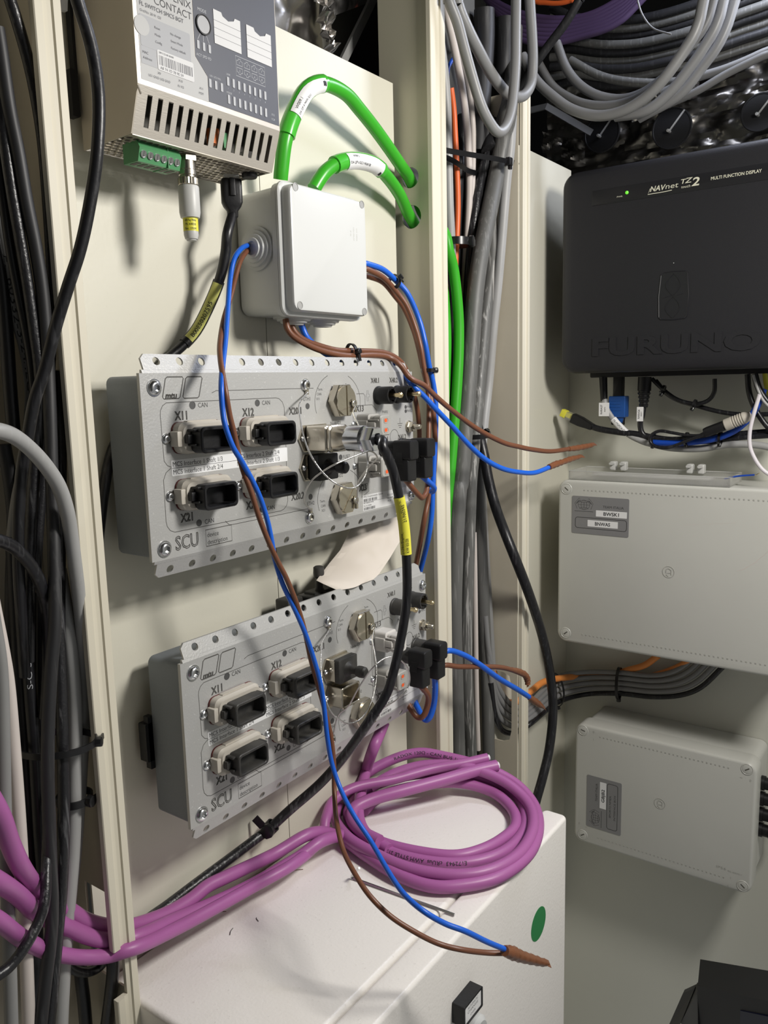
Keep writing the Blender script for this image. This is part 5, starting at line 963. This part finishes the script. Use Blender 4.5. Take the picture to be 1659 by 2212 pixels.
for u0, u1, v0, v1, t in ((53.2, 94.2, -46.6, -38.4, 'BWSK1'), (42, 82.6, -60.6, -52, 'BNWAS')):
    b = B(FB2); b.rbox(u0, u1, v0, v1, .5, .75, .2); k = b.build('paper_strip', M['white_label'], npl); b = B(FB2); b.text(t, (u0 + u1) / 2, (v0 + v1) / 2, 6.4, .8, 'C', bold=.022, fit=20.5); b.build('lettering', M['ink'], npl, 0)
# clear cover resting on top
cc = thing('clear_cover', FB2.p(110, 1, -40), 'clear plastic hinged cover tray lying on top of the larger wall box', 'plastic cover')
b = B(FB2)
for a in ((14, 216, .3, 1.6, -62, -2), (14, 216, 1.6, 12, -3.4, -2), (14, 216, 1.6, 12, -62, -60.6), (14, 15.4, 1.6, 12, -62, -2), (214.6, 216, 1.6, 12, -62, -2)): b.rbox(*a)
b.build('tray', M['acrylic'], cc, 0)
b = B(FB2)
for a in ((14, 216, 11.4, 12.2, -3.8, -1.6), (14, 216, 11.4, 12.2, -62.2, -60.2), (40, 190, 5, 9, -30, -24)): b.rbox(*a, .3)
b.build('rim', M['acrylic_rim'], cc, 0)
for u in (52, 66, 152, 166):
    b = B(FB2); b.stack(lambda i: rr(u + i, u + 8 - i, 9 + i, 21 - i, 2), [(0, -58), (0, -50), (1, -49)]); b.rbox(u + 1, u + 7, 17, 20, -50, -44, 1); b.build('hinge_clip', M['acrylic_rim'], cc)
cable('wire', 'short thin blue wire with bare tip on the larger wall box', [(1566, 1034, .10), (1580, 1031), (1600, 1028), (1630, 1026, .10)], 4, M['blue_deep'], None, 'wire', mode='x', n=6)
cable('wire_tip', 'bare copper tip of the thin blue wire on the larger wall box', [(1629, 1026, .10), (1634, 1025), (1641, 1022, .10)], 2, M['brass'], None, 'wire', mode='x', n=6)
FB3 = frB((1.04, .4262, 1.5 - .4828)); b3 = thing('wall_box', (1.12, .3, .92), 'smaller pale grey wall box with sideways nameplate below the cable bundle', 'wall box')
b = B(FB3); b.stack(lambda i: rr(4 + i, 236 - i, -176 + i, -4 - i, 10, 6), [(0, -89), (0, -24)]); b.build('base', M['gbox'], b3)
b = B(FB3); b.stack(lambda i: rr(i, 240 - i, -180 + i, -i, max(13 - i, 2), 8), [(.8, -30), (0, -28), (0, -4), (.8, -1.6), (2.2, -.4), (4, 0)]); b.build('lid', M['gbox'], b3)
for u, v, a in ((11.8, -9, -.25), (228.6, -9, .6), (230, -169, -.7), (13.4, -168, .6)): slot_screw(FB3, u, v, 6.6, a, b3)
box_marks(FB3, b3, 240, 180, 36, (121.4, -87.7))
b = B(FB3); b.text('IP56', 197, -153, 5, .2, fit=12); b.text('IEC 60670-1', 211, -154.4, 3, .2, fit=17)
for t, u, v, a in (('0', 27, -8, 0), ('I', 27, -19, 0), ('0', 8, -152, 0), ('I', 18, -155, 1.57), ('I', 222, -22, 1.57), ('0', 233, -23, 0), ('0', 212, -176, 0), ('I', 215, -163, 0)): b.text(t, u, v, 4.6, .2, 'C', a)
b.build('moulded_lettering', M['gbox_mark'], b3, 0)
b = B(FB3); b.rbox(18.6, 69, -152, -73.6, 0, .5, 2); npl = b.build('nameplate', M['plate_gray'], b3, label='grey nameplate mounted sideways')
b = B(FB3); b.text('TEAM ITALIA', 33, -97, 4.4, .55, 'C', math.pi / 2, fit=27); globe(b, lambda x, y: (32 - y, -136 + x)); b.line(rr(48.6, 63.6, -147, -79, 3.2, 4), .7, .5, .56, True)
b.text('8PORTS NMEA', 53, -113, 3.8, .55, 'C', math.pi / 2, fit=33); b.text('INTERFACE BOX', 59.6, -113, 3.8, .55, 'C', math.pi / 2, fit=38); b.build('engraving', M['engrave_dk'], npl, 0)
b = B(FB3); b.rbox(38, 47.2, -119, -79.6, .5, .75, .2); b.build('paper_strip', M['white_label'], npl); b = B(FB3); b.text('GBJB2', 42.6, -99.6, 6.2, .8, 'C', math.pi / 2, bold=.022, fit=19.5); b.build('lettering', M['ink'], npl, 0)
for k in range(4):
    b = B(); c = FB3.p(236, -48 - 22 * k, -54); turned(b, c, [(9.5, 0), (9.5, 5), (8, 5.2), (8, 12), (9, 12.4), (9, 20), (6, 24)], 20, V((0, -1, 0))); b.build('cable_gland', M['black'], b3, 30)
# dark tilted screen bracket at the lower right corner
A0, A1 = PX(1507, 2130, .19), PX(1900, 2215, .32); dn = V((.02, 0, -.22)); bk = V((.05, .01, 0)); br = thing('screen_bracket', PX(1560, 2250, .15), 'dark tilted screen bracket in front of the right wall below the boxes', 'bracket')
b = B(); b.loft([[A0, A1, A1 + dn, A0 + dn], [A0 + bk, A1 + bk, A1 + dn + bk, A0 + dn + bk]], raw=True); b.build('front_plate', M['bracket_dark'], br, 0)
E0, E1 = PX(1600, 2181, .226), PX(1860, 2236, .312); o_ = V((-.002, 0, 0)); b = B(); b.loft([[E0 + o_, E1 + o_, E1 + dn + o_, E0 + dn + o_], [E0 - o_ * 3, E1 - o_ * 3, E1 + dn - o_ * 3, E0 + dn - o_ * 3]], raw=True); b.build('screen', M['screen_blue'], br, 0)
W0, W1, W2, W3 = PX(1475, 2146, .17), PX(1501, 2134, .18), PX(1468, 2215, .19), PX(1440, 2225, .17)
b = B(); t_ = V((.008, 0, 0)); b.loft([[W0, W1, W2, W3], [W0 + t_, W1 + t_, W2 + t_, W3 + t_]], raw=True); b.build('side_rail', M['bracket_gray'], br, 0)
W4 = PX(1507, 2140, .188); W5 = PX(1507, 2230, .19); b = B(); b.loft([[W1 + t_ * .5, W4, W5, W2 + t_ * .5], [W1 + t_ * 1.5, W4 + t_, W5 + t_, W2 + t_ * 1.5]], raw=True); b.build('side_web', M['shadow_gray'], br, 0)
# ================================================================== ABOVE THE PANELS
def crumple(b, o, du, dv, nu, nv, amp, sc, seed, rng=None):
    n_ = du.cross(dv).normalized(); vs = []; n_ = -n_ if n_.dot(EYE - o) < 0 else n_
    for j in range(nv + 1):
        for i in range(nu + 1):
            p = o + du * (i / nu) + dv * (j / nv); q = V((p.x * sc, p.y * sc * .5, p.z * sc * 1.2)) + V((seed, seed * .7, 0))
            d = abs(noise.noise(q)) * 1.4 + .5 * abs(noise.noise(q * 2.3)) + .25 * noise.noise(q * 5.1)
            vs.append(p + n_ * (d - .5) * amp)
    fs = [(j * (nu + 1) + i, j * (nu + 1) + i + 1, (j + 1) * (nu + 1) + i + 1, (j + 1) * (nu + 1) + i) for j in range(nv) for i in range(nu)]
    b.raw(vs, fs)
xf = 1.235
y0, y1 = PX(1180, 320, XB - xf).y, -.02
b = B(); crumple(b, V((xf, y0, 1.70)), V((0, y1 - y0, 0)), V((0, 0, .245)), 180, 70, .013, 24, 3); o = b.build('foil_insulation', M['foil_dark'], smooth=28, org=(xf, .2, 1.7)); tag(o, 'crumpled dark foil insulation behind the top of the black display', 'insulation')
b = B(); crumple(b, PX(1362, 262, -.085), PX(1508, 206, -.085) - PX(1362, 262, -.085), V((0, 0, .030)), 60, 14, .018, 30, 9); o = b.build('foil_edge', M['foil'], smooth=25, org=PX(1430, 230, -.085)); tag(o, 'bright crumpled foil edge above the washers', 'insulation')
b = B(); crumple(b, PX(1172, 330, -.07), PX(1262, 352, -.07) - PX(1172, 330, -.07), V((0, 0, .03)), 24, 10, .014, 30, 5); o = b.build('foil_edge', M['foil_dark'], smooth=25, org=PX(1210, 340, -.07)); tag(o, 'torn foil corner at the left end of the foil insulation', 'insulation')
for (x, y, r), lb in zip(((1300, 288, 40), (1451, 277, 43), (1642, 242, 40)), ('left dark insulation washer on the foil above the display', 'middle dark insulation washer on the foil above the display', 'right dark insulation washer at the frame edge above the display')):
    c = PX(x, y, -.075); R = rad_at(c, 2 * r) / MM; f = frB(c); t = thing('insulation_washer', c, lb, 'washer')
    b = B(f); b.stack(lambda i: circ(0, 0, R - i, 36), [(0, -2), (0, 0), (.6, 1), (2, 1), (2.6, .2)]); b.build('disc', M['black'], t, 30)
    b = B(f); b.line([(-R * .1, -R * .1), (R * .62, R * .75)], 2.2, 0, 1.4); b.cyl(-R * .1, -R * .15, 2.2, 0, 9, 14, .5); b.build('pin', M['galv'], t)
b = B(); p0, p1, p2 = PX(1143, 240, -.02), PX(1180, 231, -.02), PX(1278, 288, -.05); b.strap([p0, p1, p1.lerp(p2, .5), p2], lambda i: V((-1, -.3, .4)), .010, .002); o = b.build('steel_strip', M['bracket_gray'], smooth=0, org=p1); tag(o, 'bent grey steel strip in the dark gap above the right panel', 'bracket')
# foil clad duct, board and strut behind the left panel's top
yb = -.055
a, c = PY(470, 40, yb), PY(694, 40, yb); zb = 1.77
b = B(); crumple(b, V((a.x, YP - yb, zb)), V((c.x - a.x, 0, 0)), V((0, 0, .26)), 60, 40, .008, 9, 11); dct = b.build('foil_duct', M['foil'], smooth=50, org=(a.x, YP - yb, zb)); tag(dct, 'silver foil clad duct behind the top edge of the left panel', 'duct')
b = B(); crumple(b, V((PY(668, 40, yb).x, YP - yb - .012, zb)), V((PY(697, 40, yb).x - PY(668, 40, yb).x, 0, 0)), V((0, 0, .26)), 14, 70, .016, 60, 4); b.build('foil_seam', M['foil'], dct, 0)
b = B(); crumple(b, PY(536, 62, -.02), PY(574, 74, -.02) - PY(536, 62, -.02), V((0, 0, .042)), 26, 26, .016, 90, 14); o = b.build('foil_scrap', M['foil'], smooth=0, org=PY(555, 30, -.02)); tag(o, 'small crumpled foil scrap at the panel top beside the network switch', 'insulation')
P4 = [PY(690, 46, -.07), PY(806, 2, -.07), PY(806, -40, -.07), PY(690, -40, -.07)]
b = B(); crumple(b, P4[0], P4[1] - P4[0], V((0, 0, .09)), 30, 20, .006, 20, 21); b.build('foil_flap', M['foil'], dct, 40)
b = B(); q = [PY(690, 160, -.10), PY(850, 190, -.10), PY(850, -60, -.10), PY(690, -60, -.10)]; b.loft([q, [p + V((0, .01, 0)) for p in q]], raw=True); o = b.build('backing_board', M['board'], smooth=0, org=q[0]); tag(o, 'dull brown backing board beside the foil duct', 'board')
q = [PY(752, 160, -.085), PY(860, 200, -.085), PY(860, -60, -.085), PY(815, -60, -.085)]; b = B(); b.loft([q, [p + V((0, .006, 0)) for p in q]], raw=True); o = b.build('black_panel', M['dark'], smooth=0, org=q[0]); tag(o, 'black panel in the gap beside the wide trunking top', 'panel')
b = B(); p0, p1 = PY(734, 140, -.065), PY(812, -20, -.065); b.strap([p0, p0.lerp(p1, .5), p1], lambda i: V((0, -1, 0)), .0085, .004); o = b.build('steel_strut', M['galv'], smooth=0, org=p0); tag(o, 'diagonal grey steel strut above the left panel', 'bracket')
b = B(); q = [PY(112, 18, .012), PY(146, 24, .012), PY(148, -60, .012), PY(106, -60, .012)]; b.loft([q, [p + V((0, .003, 0)) for p in q]], raw=True); o = b.build('white_tag', M['white_label'], smooth=0, org=q[0]); tag(o, 'small white plate at the top left beside the trunking edge', 'plate')
# ---- grey loops hanging at the top of the wide trunking
GL = 'grey cable loops overhead'
def gl(label, L, wpx, m='cab_loop', mode='y', group=GL):
    P = route(L, mode); f = lambda q: (q[1], q[0])
    if f(L[0])[0] < 0: P = [P[0] + (P[0] - P[1]).normalized() * .14 + V((0, 0, .03))] + P     # run on out of view
    if f(L[-1])[0] < 0 or f(L[-1])[1] > 1659: P = P + [P[-1] + (P[-1] - P[-2]).normalized() * .18 + V((0, 0, .02))]
    return cable('cable', label, P, wpx, M[m], group, mode=mode, n=14)
gl('longest grey loop hanging in front of the wide trunking top', [(966, -40, .05), (970, 0, .05), (988, 48), (1004, 108, .056), (1021, 169), (1040, 229), (1060, 268), (1078, 286, .07), (1094, 270), (1106, 226), (1113, 145, .072), (1114, 72), (1115, -40, .07)], 23)
gl('shorter grey loop right of the longest one at the trunking top', [(984, -40, .046), (990, 12, .046), (1009, 60), (1033, 108, .05), (1060, 157), (1088, 194), (1112, 209, .052), (1132, 206), (1147, 180), (1151, 133, .056), (1149, 72), (1142, -40, .055)], 24)
# ---- cable mass over the display
gl('lowest big grey loop sagging over the foil insulation', [(1128, 120, .13), (1157, 172, .13), (1195, 209), (1237, 237), (1289, 250, .14), (1342, 241), (1394, 211), (1436, 168, .15), (1474, 115), (1506, 58), (1528, -40, .15)], 23, mode='x')
gl('second grey loop nested inside the lowest one', [(1160, 130, .10), (1192, 183), (1230, 211), (1268, 225), (1317, 228, .11), (1366, 216), (1410, 190), (1450, 150, .115), (1490, 100), (1525, 50), (1552, -40, .115)], 19, 'cab_loop_dk', 'x')
gl('third grey loop tightest over the display', [(1202, 92, .10), (1223, 147), (1254, 185), (1296, 208), (1345, 214, .10), (1390, 200), (1430, 172, .095)], 20, 'cab_loop_dk', 'x')
gl('grey loop behind and right of the lowest one', [(1330, 252, .09), (1394, 240, .095), (1446, 200), (1490, 146), (1522, 100), (1550, 48), (1572, -40, .10)], 23, 'cab_loop', 'x')
gl('outermost grey loop strand at the right of the overhead loops', [(1380, 256, .07), (1464, 208, .075), (1516, 147), (1562, 77), (1600, -40, .08)], 22, 'cab_loop', 'x')
gl('lower grey cable leaving the loops towards the right frame edge', [(1420, 236, .05), (1500, 200, .055), (1569, 160), (1640, 125), (1720, 85, .055)], 17, 'cab_loop_dk', 'x')
gl('grey cable above it leaving the loops towards the right frame edge', [(1430, 200, .04), (1499, 170), (1569, 148), (1640, 118), (1720, 75, .04)], 19, 'cab_loop_dk', 'x')
gl('dark dusty cable behind the loops ending in a pale patch', [(1232, 130, .03), (1289, 161), (1342, 175), (1412, 180, .03), (1470, 176)], 18, 'cab_gray', 'x')
gl('dark cable diagonal across the overhead bundle', [(1268, -40, .15), (1251, 0, .15), (1220, 52), (1185, 98), (1158, 136, .14), (1120, 190, .12)], 19, 'cab_dark', 'x')
HM = 'dark grey cables behind the overhead loops'
for k in range(9):
    y = 36 + k * 17.5; dpt = -.01 - .006 * (k % 3); nm2 = ('highest', 'second', 'third', 'fourth', 'fifth', 'sixth', 'seventh', 'eighth', 'lowest')[k]
    gl(nm2 + ' of the dark grey cables running behind the overhead loops', [(1190, y - 20 + 4 * k, dpt), (1240, y), (1300, y + 8), (1370, y + 6), (1440, y - 8), (1520, y - 34 + k), (1600, y - 66 + 2 * k), (1720, y - 118 + 3 * k, dpt)], 19, 'cab_gray' if k % 2 else 'cab_dark', 'x', HM)
PK = 'dark purple cables overhead'
for k in range(7):
    nm2 = ('highest', 'second', 'third', 'fourth', 'fifth', 'sixth', 'lowest')[k]
    gl(nm2 + ' of the dark purple cables coiled overhead', [(1000 + 8 * k, -60 + 6 * k, .0), (1050 + 6 * k, -10 + 9 * k, .01), (1110, 24 + 9 * k), (1180, 40 + 9 * k, .012), (1260, 36 + 7 * k), (1330, 4 + 8 * k), (1400, -50 + 6 * k, .01)], 14, 'cab_purple_dk', 'x', PK)
gl('orange cable glimpsed among the dark purple ones overhead', [(1130, -10, .03), (1180, 6), (1230, 2), (1270, -30, .03)], 10, 'cab_orange', 'x', 'orange cables')
gl('thin pale wire dangling across the overhead bundle', [(1376, -30, .10), (1379, 6), (1390, 36), (1412, 62), (1450, 74, .10)], 4, 'cab_loop', 'x', None)
